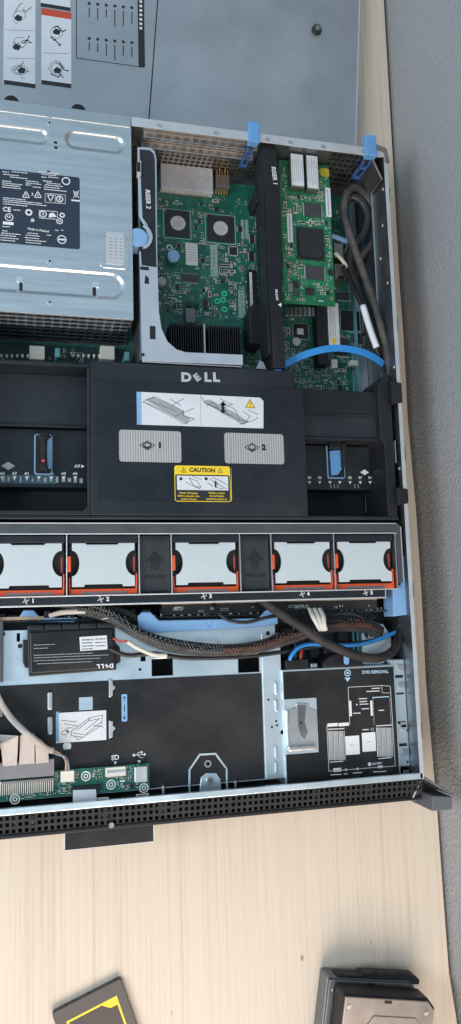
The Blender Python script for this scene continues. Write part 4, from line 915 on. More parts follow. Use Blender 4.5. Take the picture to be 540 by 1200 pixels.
MB().pbox(112.5, 450, 357, 590, SZ, SZ + .7).build('raised_panel', 'shroud_inset', sh, .4)
iz = SZ + .7
# left recess
y1_ = P(50, 440, 50)[1]; y2_ = P(50, 499, 50)[1]
xe = cx0 - .4
MB().box(-62, xe, y2_, rN, 20, 52).build('recess_step', 'shroud_plastic', sh, 1.0)
MB().box(-62, xe, y2_ - 1.8, y2_ + .4, 50, 54).build('recess_ridge', 'shroud_inset', sh, .5)
y3_ = P(50, 571, 44)[1]; fl = MB().box(-62, xe, y3_, y2_ - 1.9, 20, 43).build('recess_floor', 'shroud_inset', sh, .5)
MB().box(-62, xe, yb_ + .1, y3_ - .1, 12, 20).build('recess_pit', 'deep_black', sh)
x0, x1, ya, yb2 = R(-20, 556.5, 66, 566.5, 43.2)
wd = MB().box(x0, x1, ya, yb2, 42.9, 43.2).build('clear_strip', 'strip_teal', sh); MB().box(x1 + .2, P(99, 560, 43.2)[0], ya, yb2, 42.9, 43.15).build('dark_strip', 'shroud_plastic', sh)
m = MB()
rg = random.Random(8)
for i in range(16): x = x0 + 6 + i * 5.8; m.box(x, x + rg.uniform(1, 3.5), ya + rg.uniform(1, 3), yb2 - rg.uniform(1, 3), 43.2, 43.3)
m.build('strip_detail', 'print_grey', wd)
def arrows(us, vt, names, z, par, vtri):
    k = MB()
    for u, s_ in zip(us, names):
        k.ptext(s_, u, vt, z, 3.8, 0, .03); x, y = P(u, vtri, z); k.prism([(x - 1.9, y + 1.5), (x + 1.9, y + 1.5), (x, y - 1.9)], z, z + .15)
    return k
k = arrows((3, 17.5, 32, 46, 60.5, 75, 88.5), 555, ('A4', 'A7', 'A1', 'A2', 'A5', 'A3', 'A6'), 43.4, fl, 560)
k.ptext('A9', 91, 546.5, 43.1, 4.6, 0, .02); x, y = P(97.5, 546.5, 43.1); k.prism([(x - 1.6, y - 1.9), (x - 1.6, y + 1.9), (x + 1.9, y)], 43, 43.2)
k.build('slot_names', 'print_white', fl)
def diamond(mb_, u, v, z, s_, th=.15): x, y = P(u, v, z); mb_.prism([(x - s_, y), (x, y + s_ * .62), (x + s_, y), (x, y - s_ * .62)], z - .02, z + th); return x, y
m = MB(); diamond(m, 10, 546, 43.1, 6.6); m.build('module_symbol', 'print_grey', fl)
# touch-point handle with blue surround
x0, x1, ya, yb2 = R(40.5, 508, 62, 556, 48)
hb = MB().prism(rrect(x0, x1, ya, yb2, 3), 43, 46).build('blue_surround', 'pale_blue_plastic', sh, .6)
MB().prism(rrect(x0 + 1.2, x1 - 1.2, ya + 1.2, yb2 - 1.2, 2), 46, 46.2).build('surround_well', 'deep_black', hb)
MB().prism(rrect(x0 + 12.4, x1 - 1.4, ya + 6, yb2 - 4, 1.2), 46.2, 46.8).build('surround_insert', 'pale_blue_plastic', hb, .3)
lv = MB().prism(PP([(47, 510), (55, 509.5), (55.5, 528), (55, 541), (57.5, 551), (44.5, 551), (48, 541), (47.5, 524)], 58), 46.9, 58).build('lever', 'black_plastic', hb, 1.6, 3); MB().prism(PP([(46, 506), (57, 505.5), (58, 514), (45.5, 514)], 56), 47, 56).build('lever_pivot', 'black_plastic', hb, 1.4); x, y = P(51, 540, 58); MB().cyl(x, y, 1.5, 58, 58.2, 12).build('red_mark', 'label_red', lv)
# right side: step boxes, recess, side tabs
xR0 = xr; xR1 = P(459, 480, SZ)[0]
yA = P(400, 457, 74)[1]; yB = P(400, 485, 74)[1]; yC = P(400, 513, 74)[1]
MB().box(xR0, xR1 - 2, yB + .1, yA, 24, 73).build('side_duct', 'black_plastic', sh, 1.5)
MB().box(xR0, xR0 + 2.5, yC, yA + 2, 73, SZ).build('duct_edge', 'shroud_plastic', sh, .6)
MB().box(xR0 + 2.6, xR1 - 14, yC, yB, 24, 70).build('side_duct_step', 'shroud_plastic', sh, 1.5); MB().box(xR0 + 2.6, xR1 - 12, yC - 1.6, yC - .1, 66, 73).build('duct_lip', 'shroud_plastic', sh, .5); MB().box(xR0 + 4, xR1 - 12, yB - 1.2, yB - .05, 69, 74).build('duct_lip', 'shroud_plastic', sh, .4)
xw = 367
MB().prism([(xw - 8, yb_ + .1), (xw + 3, yb_ + .1), (xw + 3, P(465, 440, SZ)[1]), (xw - 3, P(465, 440, SZ)[1]), (xw - 12, P(455, 452, SZ)[1]), (xw - 12, yC), (xw - 8, yC - 6)], 24, SZ).build('side_wall', 'black_plastic', sh, 1.0)
for va, vb in ((447, 474), (571, 592)):
    ya, yb2 = P(465, vb, 86)[1], P(465, va, 86)[1]; MB().prism([(xw, ya), (379.5, ya + 2), (379.5, yb2 - 2), (xw, yb2)], 80, 88).build('wall_tab', 'black_plastic', sh, 1.0)
m = MB(); m.box(xw + 3.2, xw + 4.2, P(457, 545, 70)[1], P(457, 519, 70)[1], 40, 82); m.build('wire_clip', 'steel', sh, .3)
y4 = P(400, 574, 44)[1]
fr_ = MB().box(cx1 + .2, xw - 8.2, y4, yC - 1.8, 20, 43).build('recess_floor', 'shroud_inset', sh, .5); MB().box(cx1 + .2, xw - 8.2, yb_ + .1, y4 - .1, 12, 20).build('recess_pit', 'deep_black', sh)
k = arrows((362, 374, 386, 397.5, 409.5, 421.5, 433, 444), 560, ('B9', 'B8', 'B5', 'B2', 'B3', 'B7', 'B4', 'B1'), 43.1, fr_, 565.5); k.build('slot_names', 'print_white', fr_)
m = MB(); diamond(m, 426.5, 553.5, 43.1, 5.2); 
m.build('module_symbol', 'print_white', fr_)
m = MB()
for u in (387, 391, 395, 415, 419): m.pline([(u, 568), (u + .3, 572)], 43.1, 1.0, .1)
m.build('strip_detail', 'print_grey', fr_)
x0, x1, ya, yb2 = R(384, 520, 405, 560, 50)
hb = MB().prism(rrect(x0, x1, ya, yb2, 3), 43, 46).build('blue_surround', 'pale_blue_plastic', sh, .6); MB().prism(rrect(x0 + 1.2, x1 - 1.2, ya + 1.2, yb2 - 1.2, 2), 46, 46.2).build('surround_well', 'deep_black', hb)
MB().prism(PP([(386, 528), (400, 527), (400.5, 549), (396, 556), (388, 557)], 50), 46.3, 50).build('blue_lever', 'blue_plastic', hb, .8); MB().pbox(401.5, 519, 406, 547, 46.3, 58).build('lever', 'black_plastic', hb, 1.0)
MB().pbox(385.5, 518, 404, 526, 46.3, 54).build('lever_pivot', 'black_plastic', hb, 1.2)
# maker logo
m = MB()
for s_, u, r in (('D', 218.5, 0), ('L', 243.5, 0), ('L', 253.5, 0)):
    x, y = P(u, 442.8, SZ); m.text(s_, x, y, SZ + .5, 12.5, 0, .055, 1.12)
x, y = P(231.3, 442.9, SZ); m.text('E', x, y, SZ + .5, 10.0, 38, .055, 1.1)
m.build('maker_logo', 'steel_rim', sh, solid=.6)
# instruction label
lb = MB().ppoly([(160.5, 459), (304, 466), (308, 470), (308, 502), (161, 497.5)], iz, iz + .25).build('instruction_label', 'label_white', sh); MB().ppoly([(160.5, 459), (166, 459.2), (166.5, 497.7), (161, 497.5)], iz + .26, iz + .32).build('blue_band', 'pale_blue_plastic', lb)
z = iz + .27; ink = MB(); g = MB()
g.prism(PP([(170, 468), (180, 465), (217, 482), (216, 486), (224, 490), (219, 497), (204, 488)], z), z - .02, z + .04)
g.prism(PP([(238, 470), (246, 468), (272, 482), (290, 494), (284, 498), (262, 485)], z), z - .02, z + .04); g.build('shading', 'print_grey', lb)
for pl, c in (([(168, 471), (182, 465), (216, 482), (215, 487), (228, 491), (217, 497), (205, 490)], True), ([(172, 472), (206, 488), (215, 483)], False), ([(200, 468), (212, 475)], False), ([(202, 475), (216, 467)], False), ([(218, 483), (228, 478)], False), ([(236, 464), (240, 472), (270, 487)], False), ([(240, 472), (262, 481), (280, 494)], False), ([(262, 472), (275, 480), (280, 492), (290, 494)], False), ([(258, 467), (272, 474), (262, 478)], False), ([(284, 482), (292, 488), (286, 497)], False), ([(290, 480), (302, 486)], False), ([(280, 497), (296, 493), (302, 489)], False), ([(242, 476), (250, 471), (256, 478)], False)): ink.pline(pl, z + .05, .45, .05, c)
for u in (176, 181, 186, 191, 196, 201): ink.pline([(u, 469 + (u - 176) * .35), (u + 7, 474 + (u - 176) * .38)], z + .05, .3, .05)
ink.prism(PP([(260, 473), (263.5, 473), (263.5, 481), (266, 481), (261.5, 485), (258, 481), (260, 481)][::1], z), z, z + .1); ink.prism(PP([(257.5, 475), (261.7, 470), (266, 475)], z), z, z + .1); ink.build('drawing', 'print_black', lb)
m = MB(); m.pline([(235.5, 464), (235.8, 499)], z, .5, .05); m.build('divider', 'print_grey', lb)
def warn(u, v, z, s_, par):
    x, y = P(u, v, z); MB().prism([(x - s_, y - s_ * .8), (x + s_, y - s_ * .8), (x, y + s_)], z, z + .08).build('warning_triangle', 'label_yellow', par)
    q = MB().line([(x - s_, y - s_ * .8), (x + s_, y - s_ * .8), (x, y + s_)], z + .09, .5, .05, True); q.box(x - .35, x + .35, y - s_ * .2, y + s_ * .45, z + .08, z + .15); q.box(x - .35, x + .35, y - s_ * .6, y - s_ * .38, z + .08, z + .15); q.build('exclamation_mark', 'print_black', par)
warn(292.5, 473.5, z, 4.9, lb)
# ribbed windows
for u0, v0, u1, v1, s_ in ((140, 504.5, 213, 541.5, '1'), (263.5, 508, 332, 543.5, '2')):
    x0, x1, ya, yb2 = R(u0, v0, u1, v1, iz); wn = MB().prism(rrect(x0, x1, ya, yb2, 3), iz - .1, iz + .35).build('ribbed_window', 'ribbed_silver', sh, .2)
    uc = 173 if s_ == '1' else 294.5; vc = 522 if s_ == '1' else 524.5; m = MB(); x, y = P(uc, vc, iz); zz = iz + .36
    m.line([(x - 7.5, y), (x, y + 4.6), (x + 7.5, y), (x, y - 4.6)], zz, .7, .08, True); m.line([(x - 4.4, y + .4), (x, y + 3.1), (x + 4.4, y + .4), (x, y - 2.4)], zz, 1.1 if s_ == '1' else .8, .08, True)
    m.line([(x - 3.8, y - 1.2), (x, y - 3.4), (x + 3.8, y - 1.2)], zz, .8, .08); m.text(s_, x + 12.5, y + .2, zz, 7.4, 0, .09); m.build('processor_mark', 'print_black', wn)
# caution label
x0, x1, ya, yb2 = R(205, 546, 270.5, 588, iz); zc = iz
cl = MB().prism(rrect(x0, x1, ya, yb2, 2.4), zc, zc + .25).build('caution_label', 'label_yellow', sh)
ym = P(238, 556.5, zc)[1]
MB().prism(rrect(x0 + .7, x1 - .7, ya + .7, ym, 1.6), zc + .26, zc + .32).build('black_field', 'print_black', cl)
m = MB(); ym2 = P(238, 574.5, zc)[1]; m.box(x0 + 2.4, x1 - 2.4, ym2, ym - 1.2, zc + .33, zc + .38); m.build('picture_field', 'label_white', cl)
ink = MB(); ink.ptext('CAUTION', 237.5, 551.2, zc + .26, 5.6, -1, .04, 1.05, .15)
zz = zc + .39
for pl in ([(222, 560), (232, 564), (236, 571), (228, 570), (222, 560)], [(218, 565), (226, 569), (235, 573)], [(226, 558), (236, 562)], [(246, 561), (254, 566), (266, 573)], [(250, 560), (258, 563), (266, 568)], [(256, 566), (253, 571), (262, 573)], [(244, 566), (250, 570)]): ink.pline(pl, zz, .5, .05)
ink.pcyl(212.5, 561, 1.7, zz - .02, zz + .05, 12); ink.pcyl(242, 561, 1.7, zz - .02, zz + .05, 12); ink.prism(PP([(251, 566), (253, 563), (255, 566), (254, 566), (254, 571), (252, 571), (252, 566)], zz), zz, zz + .06)
for u, v in ((215.5, 551), (258.5, 551.5)): x, y = P(u, v, zc); ink.line([(x - 2.6, y - 2), (x + 2.6, y - 2), (x, y + 2.6)], zc + .26, .5, .06, True); ink.box(x - .3, x + .3, y - 1.2, y + .8, zc + .26, zc + .32)
ink.build('drawing', 'print_black', cl)
m = MB(); rows = (('Power off system', 'before removing the', 'cooling shroud'), ('Replace cooling', 'shroud before', 'powering system on'))
for uc, rr in ((221.5, rows[0]), (254.5, rows[1])):
    for i, s_ in enumerate(rr): m.ptext(s_, uc, 577.8 + i * 3.5, zc + .32, 2.6, -1, .02)
m.build('lettering', 'label_yellow', cl)

# ================================================================ fan tray and fans
TZ = 81.0
ty1, ty1b = P(230, 612.5, TZ)[1], P(230, 625.5, TZ)[1]; ty0b, ty0 = P(230, 695, TZ)[1], P(230, 706.5, TZ)[1]
txr = P(465, 650, TZ)[0]
ft = thing('fan_tray', 'long metal fan frame with grey rails and fan numbers spanning the server', 'fan frame', (155, (ty0 + ty1) / 2, 2))
tr_ = MB().box(-62, txr, ty1b, ty1, 74, TZ - .4).build('rear_rail', 'rail_grey', ft, .5)
MB().box(-62, txr + .6, ty1 - 1.0, ty1, TZ - .4, TZ).build('bright_edge', 'steel_rim', tr_, .2); MB().box(-62, txr + .6, ty1b - .3, ty1b + .8, TZ - .4, TZ + .2).build('bright_edge', 'steel_rim', tr_, .2)
MB().box(-62, txr, ty1 - 1.6, ty1 - .2, 4, 74).build('rear_wall', 'steel_dark', ft); MB().box(-62, P(452, 700, TZ)[0], ty0 + .2, ty0 + 1.6, 4, 74).build('front_wall', 'steel_dark', ft)
xb = P(451, 700, TZ)[0]
fr2 = MB().box(-62, xb, ty0, ty0b, 74, TZ - .4).build('front_rail', 'shroud_inset', ft, .5)
MB().box(-62, xb + .6, ty0, ty0 + 1.5, TZ - .4, TZ).build('bright_edge', 'steel_rim', fr2, .2); MB().box(-62, txr, ty0b - .7, ty0b + .5, TZ - .4, TZ + .1).build('bright_edge', 'steel_rim', fr2, .2); MB().box(xb, xb + 1.0, ty0, ty0b, TZ - .4, TZ).build('bright_edge', 'steel_rim', fr2, .2)
MB().box(-62, txr + 4, ty0, ty1, 2.3, 4).build('tray_floor', 'deep_black', ft)
m = MB(); divs = [P(u, 660, TZ)[0] for u in (78.8, 163.8, 201.8, 281, 317.8, 391.6, 464)]
for x in divs: m.box(x - .55, x + .55, ty0b, ty1b, 40, TZ + .1)
m.each('divider', 'steel', ft, .2)
ep = MB().prism([(txr, ty0b + 6), (txr + 5.5, ty0b + 7), (txr + 5.5, ty1 - 4), (txr + 2, ty1), (txr, ty1)], 40, TZ).build('end_plate', 'rail_grey', ft, .5); m = MB(); m.box(txr + 5, txr + 6, ty0b + 7, ty1 - 4, TZ - .5, TZ + .1); m.build('bright_edge', 'steel_rim', ep)
m = MB()
def fan_icon(u, v, s_):
    x, y = P(u, v, TZ)
    for a in range(4):
        t = a * pi / 2 - .35; pts = [(x + r * cos(t + r * .28), y + r * sin(t + r * .28)) for r in (.6, 1.7, 2.8)]; m.line(pts, TZ - .4, .75, .12)
    m.text(s_, x + 6.6, y, TZ - .4, 5.4, 0, .04)
for u, v, s_ in ((30.5, 704.5, '1'), (118.5, 702.3, '2'), (239.5, 698.8, '3'), (353.5, 696.2, '4'), (428, 694.8, '5')): fan_icon(u, v, s_)
m.build('fan_numbers', 'print_white', ft)
fc = (ty0b + ty1b) / 2; fh = (ty1b - ty0b) / 2
pitch = divs[1] - divs[0]
centres = [divs[0] - pitch / 2 - .4, (divs[0] + divs[1]) / 2, (divs[2] + divs[3]) / 2, (divs[4] + divs[5]) / 2, (divs[5] + divs[6]) / 2]
FW = min(pitch, divs[3] - divs[2], divs[5] - divs[4]) / 2 - 1.0
FL = ('grey lidded cooling fan with orange clips above the number 1 mark', 'grey lidded cooling fan with orange clips above the number 2 mark', 'grey lidded cooling fan above the number 3 mark, between the two black airflow blanks', 'grey lidded cooling fan above the number 4 mark, right of the second black blank', 'grey lidded cooling fan above the number 5 mark, beside the blue side bracket')
fan0 = thing('cooling_fan', FL[0], 'fan', (centres[0], fc, 4.2), 0, 'cooling fans in the fan frame')
def loc(mb_, name, mat, par, **k): 
    mb_.v = [(x, y, z - 4.2) for x, y, z in mb_.v]; return mb_.build(name, mat, par, local=True, **k)
W = FW
loc(MB().box(-W, W, -fh + 1, fh - 1, 4.2, 70), 'housing', 'black_plastic', fan0, bevel=.6)
loc(MB().box(-W, W, fh - 8, fh - .8, 70, 78), 'rear_lip', 'shroud_inset', fan0, bevel=.6)
fo = MB(); fo.prism([(-W + .6, -fh + 1), (W - .3, -fh + 1), (W - .3, -8), (W - 1.5, -8), (W - 1.9, -fh + 6), (-W + 2.0, -fh + 6.2), (-W + 1.6, -12), (-W + .6, -12)], 70, 77)
fo = loc(fo, 'orange_frame', 'orange_plastic', fan0, bevel=.5)
loc(MB().box(-W + 12, W - 10, -fh + 1.5, -fh + 3.6, 77, 77.2), 'frame_slot', 'connector_grey', fo)
loc(MB().box(-W - 1.2, -W + 2.4, -6.5, 8, 70, 80.5), 'orange_clip', 'orange_plastic', fan0, bevel=.5)
loc(MB().box(W - 3.4, W - 2.0, -7, 8, 66, 72.4), 'orange_latch', 'label_red', fan0, bevel=.5)
lh1, lh0 = fh - 8.4, -fh + 8.2
def bite(cx, cy, r, s_, n=10): return [(cx + s_ * r * .72 * cos(radians(a)), cy + r * sin(radians(a))) for a in [90 - 180 * i / n for i in range(n + 1)]]
L0, L1 = -W + 3.4, W - 2.6
cyb = 1.5; rb = 12.2
pts = [(L0, lh1), (L0 + 13, lh1), (L0 + 13.6, lh1 - 1.4), (L1 - 16, lh1 - 1.4), (L1 - 15.4, lh1), (L1, lh1)]
pts += [(L1 - .72 * rb * sin(radians(a)), cyb + rb * cos(radians(a))) for a in range(0, 181, 15)]
pts += [(L1, lh0), (L1 - 11.5, lh0), (L1 - 12, lh0 + 2.2), (L0 + 12, lh0 + 2.2), (L0 + 11.5, lh0), (L0, lh0)]
pts += [(L0 + .72 * rb * sin(radians(a)) * .8, cyb - rb * cos(radians(a))) for a in range(0, 181, 15)]
lid_ = loc(MB().prism(pts, 75.2, 78), 'lid', 'fan_lid_grey', fan0, bevel=.35)
loc(MB().box(L0 + 9, L1 - 9, lh1 - 3.2, lh1 - 2.8, 78, 78.25), 'lid_crease', 'fan_lid_grey', lid_)
# black surround of finger holes
loc(MB().prism([(-W + .6, -fh + 6), (W - .4, -fh + 6), (W - .4, fh - 8), (-W + .6, fh - 8)], 70.1, 72), 'finger_hole_floor', 'deep_black', fan0)
for i in range(1, 5):
    c = copy_tree(fan0); c.location.x = centres[i] * .001; c['label'] = FL[i]
    if i == 2: c_fan3 = c
q_ = MB().cyl(0, 3, .6, 73.8, 74.0, 10).build('centre_mark', 'print_grey', c_fan3, local=True)
# airflow blanks
bw = (divs[2] - divs[1]) / 2 - .9; bc = [(divs[1] + divs[2]) / 2, (divs[3] + divs[4]) / 2]
bk0 = thing('airflow_blank', 'black airflow blank with raised arrow between fan 2 and fan 3', 'fan blank', (bc[0], fc, 4.2), 0, 'airflow blanks in the fan frame')
loc(MB().box(-bw, bw, -fh + 1, fh - 1, 4.2, 76), 'blank_body', 'blank_grey', bk0, bevel=1.0)
loc(MB().box(-bw + 3, bw - 3, fh - 7, fh - 1.2, 76, 78), 'blank_lip', 'shroud_inset', bk0, bevel=.5)
loc(MB().box(-bw + 2.5, bw - 2.5, -fh + 2, -fh + 3.2, 76, 77), 'blank_lip', 'shroud_inset', bk0, bevel=.3)
m = MB(); m.prism([(-3.8, -6), (3.8, -6), (3.8, 3), (8.6, 3), (0, 12), (-8.6, 3), (-3.8, 3)], 76, 76.9); loc(m, 'raised_arrow', 'deep_black', bk0, bevel=.2)
m = MB(); m.text('AIRFLOW', 0, -12.5, 76, 5.2, 0, .03); loc(m, 'raised_letters', 'deep_black', bk0, solid=.5)
m = MB(); m.ring(0, -4, 2, 3.4, 76.9, 77.3, n=16); loc(m, 'fan_symbol', 'blank_grey', bk0)
c = copy_tree(bk0); c.location.x = bc[1] * .001; c['label'] = 'black airflow blank with raised arrow between fan 3 and fan 4'
# blue side bracket
sb = MB().ppoly([(469, 650), (472.5, 651), (475.5, 668), (479, 720), (460.5, 722.5), (459.5, 690), (469, 685)], 50, 74).build('side_bracket', 'pale_blue_plastic', None, 1.0)
tag(sb, 'blue plastic bracket between the number 5 fan and the right case wall', 'bracket')

# ================================================================ drive backplane, blue bridge
bp = thing('backplane', 'dark drive backplane board standing across the server in front of the fans', 'circuit board', (150, P(200, 727, 60)[1], 2.3))
by = P(200, 723, 60)[1]
MB().box(-60, 360, by - 1, by + .8, 2.3, 61).build('board', 'film_black', bp)
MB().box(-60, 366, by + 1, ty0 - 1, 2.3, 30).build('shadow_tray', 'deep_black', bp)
m = MB(); rg = random.Random(17)
for i in range(26):
    x = -55 + i * 16 + rg.uniform(-3, 3); h_ = rg.uniform(3, 8); m.box(x, x + rg.uniform(5, 12), by + .8, by + 1 + h_, 44, 44 + rg.uniform(6, 16))
m.each('socket', 'chip_black', bp, .5)
m = MB()
for i in range(60): x = -55 + i * 7 + rg.uniform(-2, 2); m.box(x, x + rg.uniform(.8, 3), by + .8, by + rg.uniform(1.6, 4), 50 + rg.uniform(0, 9), 52 + rg.uniform(0, 8))
m.each('solder_tab', 'solder', bp)
m = MB().box(-60, P(52, 726, 62)[0], by + 1.2, by + 4.2, 56, 60.5).build('tan_edge', 'capacitor_tan', bp)
m = MB(); m.ptext('CPU', 210, 713, 60, 4.5, 0, .01); m.ptext('BKPLN', 353, 711, 60, 5.0, 0, .01); 
kb = MB().box(P(190, 715, 59)[0], 350, by + 2, by + 12, 55, 59.5).build('cross_board', 'film_black', bp); MB().box(P(190, 715, 59)[0], 350, by + 12.1, by + 13.6, 55, 60).build('board_edge', 'capacitor_tan', bp); m.build('board_letters', 'silk', kb)
populate(kb, (P(200, 715, 59)[0], 345, by + 2.5, by + 9), 59.5, 14, [], 3)
MB().ppoly([(45, 724), (88, 724), (88, 729), (45, 729)], 55, 60).build('blue_strip', 'pale_blue_plastic', bp, .4)
bb = MB().ppoly([(162, 722), (167, 717), (177, 717), (187, 727), (303, 724.5), (312, 714.5), (322, 714), (325, 719), (325.5, 731.5), (307, 734), (178, 742), (163, 737)], 66, 71).build('bridge_bracket', 'pale_blue_plastic', None, 1.4)
tag(bb, 'long light blue plastic bridge with raised ends behind the cable bundle', 'bracket')
m = MB(); x, y = P(246, 732, 71); m.line([(x - 3.4, y + 3), (x, y - 3), (x + 3.4, y + 3)], 71, .6, .12); m.build('arrow_mark', 'cable_blue', bb)
m = MB(); m.prism(PP([(22, 724), (28, 715), (40, 715), (48, 724)], 60), 40, 60); b2 = m.build('bridge_bracket', 'pale_blue_plastic', None, 1.0); tag(b2, 'small blue plastic bracket end above the battery module at far left', 'bracket')
# battery module
bt = thing('raid_battery', 'black plastic battery module with white sticker on the pale steel cage', 'battery', (*P(82, 760, CZ), CZ + .7))
bz = 74.0
MB().ppoly([(32, 734), (135, 729.5), (137, 785), (34, 793)], CZ + .7, bz - 2).build('carrier', 'black_plastic', bt, 1.2)
m = MB()
for i in range(5): u = 33 + i * 20.5; m.prism(PP([(u, 733 - i * .7), (u + 18.5, 732.4 - i * .7), (u + 18.7, 737.6 - i * .7), (u + .2, 738.2 - i * .7)], bz + 1), CZ + .8, bz + 1)
m.each('rib', 'black_plastic', bt, .8)
m = MB(); m.ppoly([(27, 750), (34, 750), (35, 783), (30, 783), (27, 776)], CZ + .7, 70); m.ppoly([(134, 752), (141, 758), (142, 776), (136, 779)], CZ + .7, 70); m.each('side_clip', 'black_plastic', bt, 1.0)
cs = MB().ppoly([(35, 741.5), (132, 736.5), (134.5, 783), (36.5, 789.5)], bz - 2, bz).build('battery_case', 'deep_black', bt, 1.0); cs.data.materials[0] = M['film_black']
lb = MB().ppoly([(93.5, 746.5), (125.5, 744.5), (126.5, 761), (94.5, 763)], bz, bz + .2).build('white_sticker', 'label_white', bt); k = MB(); rg = random.Random(2)
for i in range(4):
    x, y = P(96.5, 750 + i * 3.6, bz); x2 = P(110, 750, bz)[0]; k.greek(x, x2, y, bz + .22, .8, rg)
x, y = P(112, 749, bz); x2 = P(124, 749, bz)[0]
for i in range(3): k.greek(x, x2, y - i * 3.2, bz + .22, .8, rg)
k.build('lettering', 'print_black', lb)
k = MB()
for v_, ua, ub in ((756, 40, 65), (760, 40, 58), (768, 40, 110), (771, 40, 128), (774.5, 40, 118), (778, 44, 108)): x, y = P(ua, v_, bz); x2 = P(ub, v_, bz)[0]; k.greek(x, x2, y, bz + .02, .6, rg)
k.build('fine_print', 'print_grey', bt)
k = MB(); x, y = P(123.5, 780.3, bz)
for s_, d, r in (('D', 6, 180), ('L', -2.3, 180), ('L', -6.2, 180)): k.text(s_, x + d, y, bz, 5.2, r + 3, .05)
k.text('E', x + 1.6, y, bz, 4.2, 180 + 41, .05); k.build('maker_logo', 'print_white', bt)
m = MB()
for u, v_ in ((40, 789), (52, 788), (118, 784), (130, 783)): x, y = P(u, v_, 70); m.box(x - 3, x + 3, y - 2, y + 2, CZ + .8, 70)
m.each('mount_foot', 'steel', bt, .6)
# round knobs and black connector at the right of the cage
m = MB().prism(PP([(378, 783), (378, 776), (386, 768), (396, 766), (412, 767), (424, 776), (428, 781)], 66), 20, 66)
dl_ = m.build('drive_latch', 'black_plastic', None, 1.5); tag(dl_, 'rounded black plastic latch with small blue oval button at the top of the optical bay', 'latch')
x, y = P(405.5, 773, 67); MB().prism(rrect(x - 3, x + 3, y - 5, y + 5, 2.8), 66, 67.2).build('blue_button', 'pale_blue_plastic', dl_, .5)
sp = MB().pbox(334, 773, 361, 783.5, 30, 66).build('power_plug', 'black_plastic', None, .8); tag(sp, 'black rectangular plug under the blue cable end above the optical bay', 'plug')
m = MB().pbox(363, 777, 372, 783, 30, 62).build('round_post', 'steel', cage, 1.2)
rs = MB().ppoly([(424, 733), (448, 731), (458, 745), (458, 768), (448, 778), (424, 779)], 20, 52).build('side_tray', 'steel_pale', ch, .8)
m = MB()
for i in range(5): x0, x1, ya, yb2 = R(329 + i * 17, 735, 341 + i * 17, 772, 46); m.box(x0, x1, ya, yb2, 2.3, 44)
m.each('drive_plug', 'shroud_plastic', bp, 1.5)
m = MB()
for u in (344, 413, 418): x0, x1, ya, yb2 = R(u, 732, u + 2, 774, 46); m.box(x0, x1, ya, yb2, 44, 46)
m.each('blue_rib', 'teal_plastic', bp)
# ================================================================ cables
def cable(name, pts, r, mat, label, rz=None, n=12, grp=None):
    c = MB().tube(P3(*pts), r, n, rz).build(name, mat, None, smooth=True); return tag(c, label, 'cable', grp)
cable('braided_cable', [(452, 470, 50), (456, 440, 62), (450, 400, 64), (436, 350, 62), (420, 305, 60), (408, 270, 57), (402.5, 245, 56), (405, 228, 53), (414, 220, 50), (425, 226, 46), (434, 242, 42), (438, 262, 40), (436, 282, 36), (424, 300, 30), (414, 316, 20)], 4.2, 'braid_grey', 'grey braided cable looping at the right case wall beside the green card')
cable('braided_cable', [(450, 470, 42), (455, 440, 50), (447, 412, 52), (434, 375, 48), (418, 338, 40), (409, 310, 32), (412, 290, 34), (424, 275, 38), (430, 255, 42), (424, 238, 42), (412, 230, 42), (404, 236, 38)], 5.6, 'cable_black', 'thick black cable bunched behind the grey braided loop at the right wall')
cable('power_wire', [(452, 450, 60), (446, 424, 57), (440, 408, 62), (424, 360, 58), (408, 326, 40), (402, 312, 36)], 2.2, 'cable_black', 'thin black wire carrying the long white tag')
cable('cable_sleeve', [(424.5, 358, 62), (432, 383, 64), (440.5, 407, 66)], 3.6, 'label_white', 'long white paper tag wrapped round the black wire at the right')
def ribbon(name, pts, w, t, mat, label, cat='cable'):
    p = spline(P3(*pts)); v = []; f = []
    for i, q in enumerate(p):
        d = (p[min(i + 1, len(p) - 1)] - p[max(0, i - 1)]); s_ = Vector((-d.y, d.x, 0)).normalized() * w / 2
        up = Vector((0, 0, t / 2)); v += [tuple(q - s_ - up), tuple(q + s_ - up), tuple(q + s_ + up), tuple(q - s_ + up)]
    for i in range(len(p) - 1):
        for k_ in range(4): f.append((i * 4 + k_, i * 4 + (k_ + 1) % 4, i * 4 + 4 + (k_ + 1) % 4, i * 4 + 4 + k_))
    f += [(3, 2, 1, 0), tuple(len(p) * 4 - 4 + k_ for k_ in range(4))]
    return tag(MB().add(v, f).build(name, mat, None, .3, smooth=False), label, cat)
ribbon('data_cable', [(318, 436, 48), (333, 427, 54), (352, 417.5, 60), (372, 411, 64), (394, 408, 66), (418, 411, 66), (436, 418, 64), (449, 427, 62)], 7.5, 1.6, 'cable_blue', 'flat bright blue data cable arching over the board below the green card')
cable('blue_wire', [(388, 276, 30), (396, 279, 30), (406, 283, 28), (418, 284, 22), (424, 283, 20)], 3.0, 'pale_blue_plastic', 'short blue cable inside the black loop beside the green card')
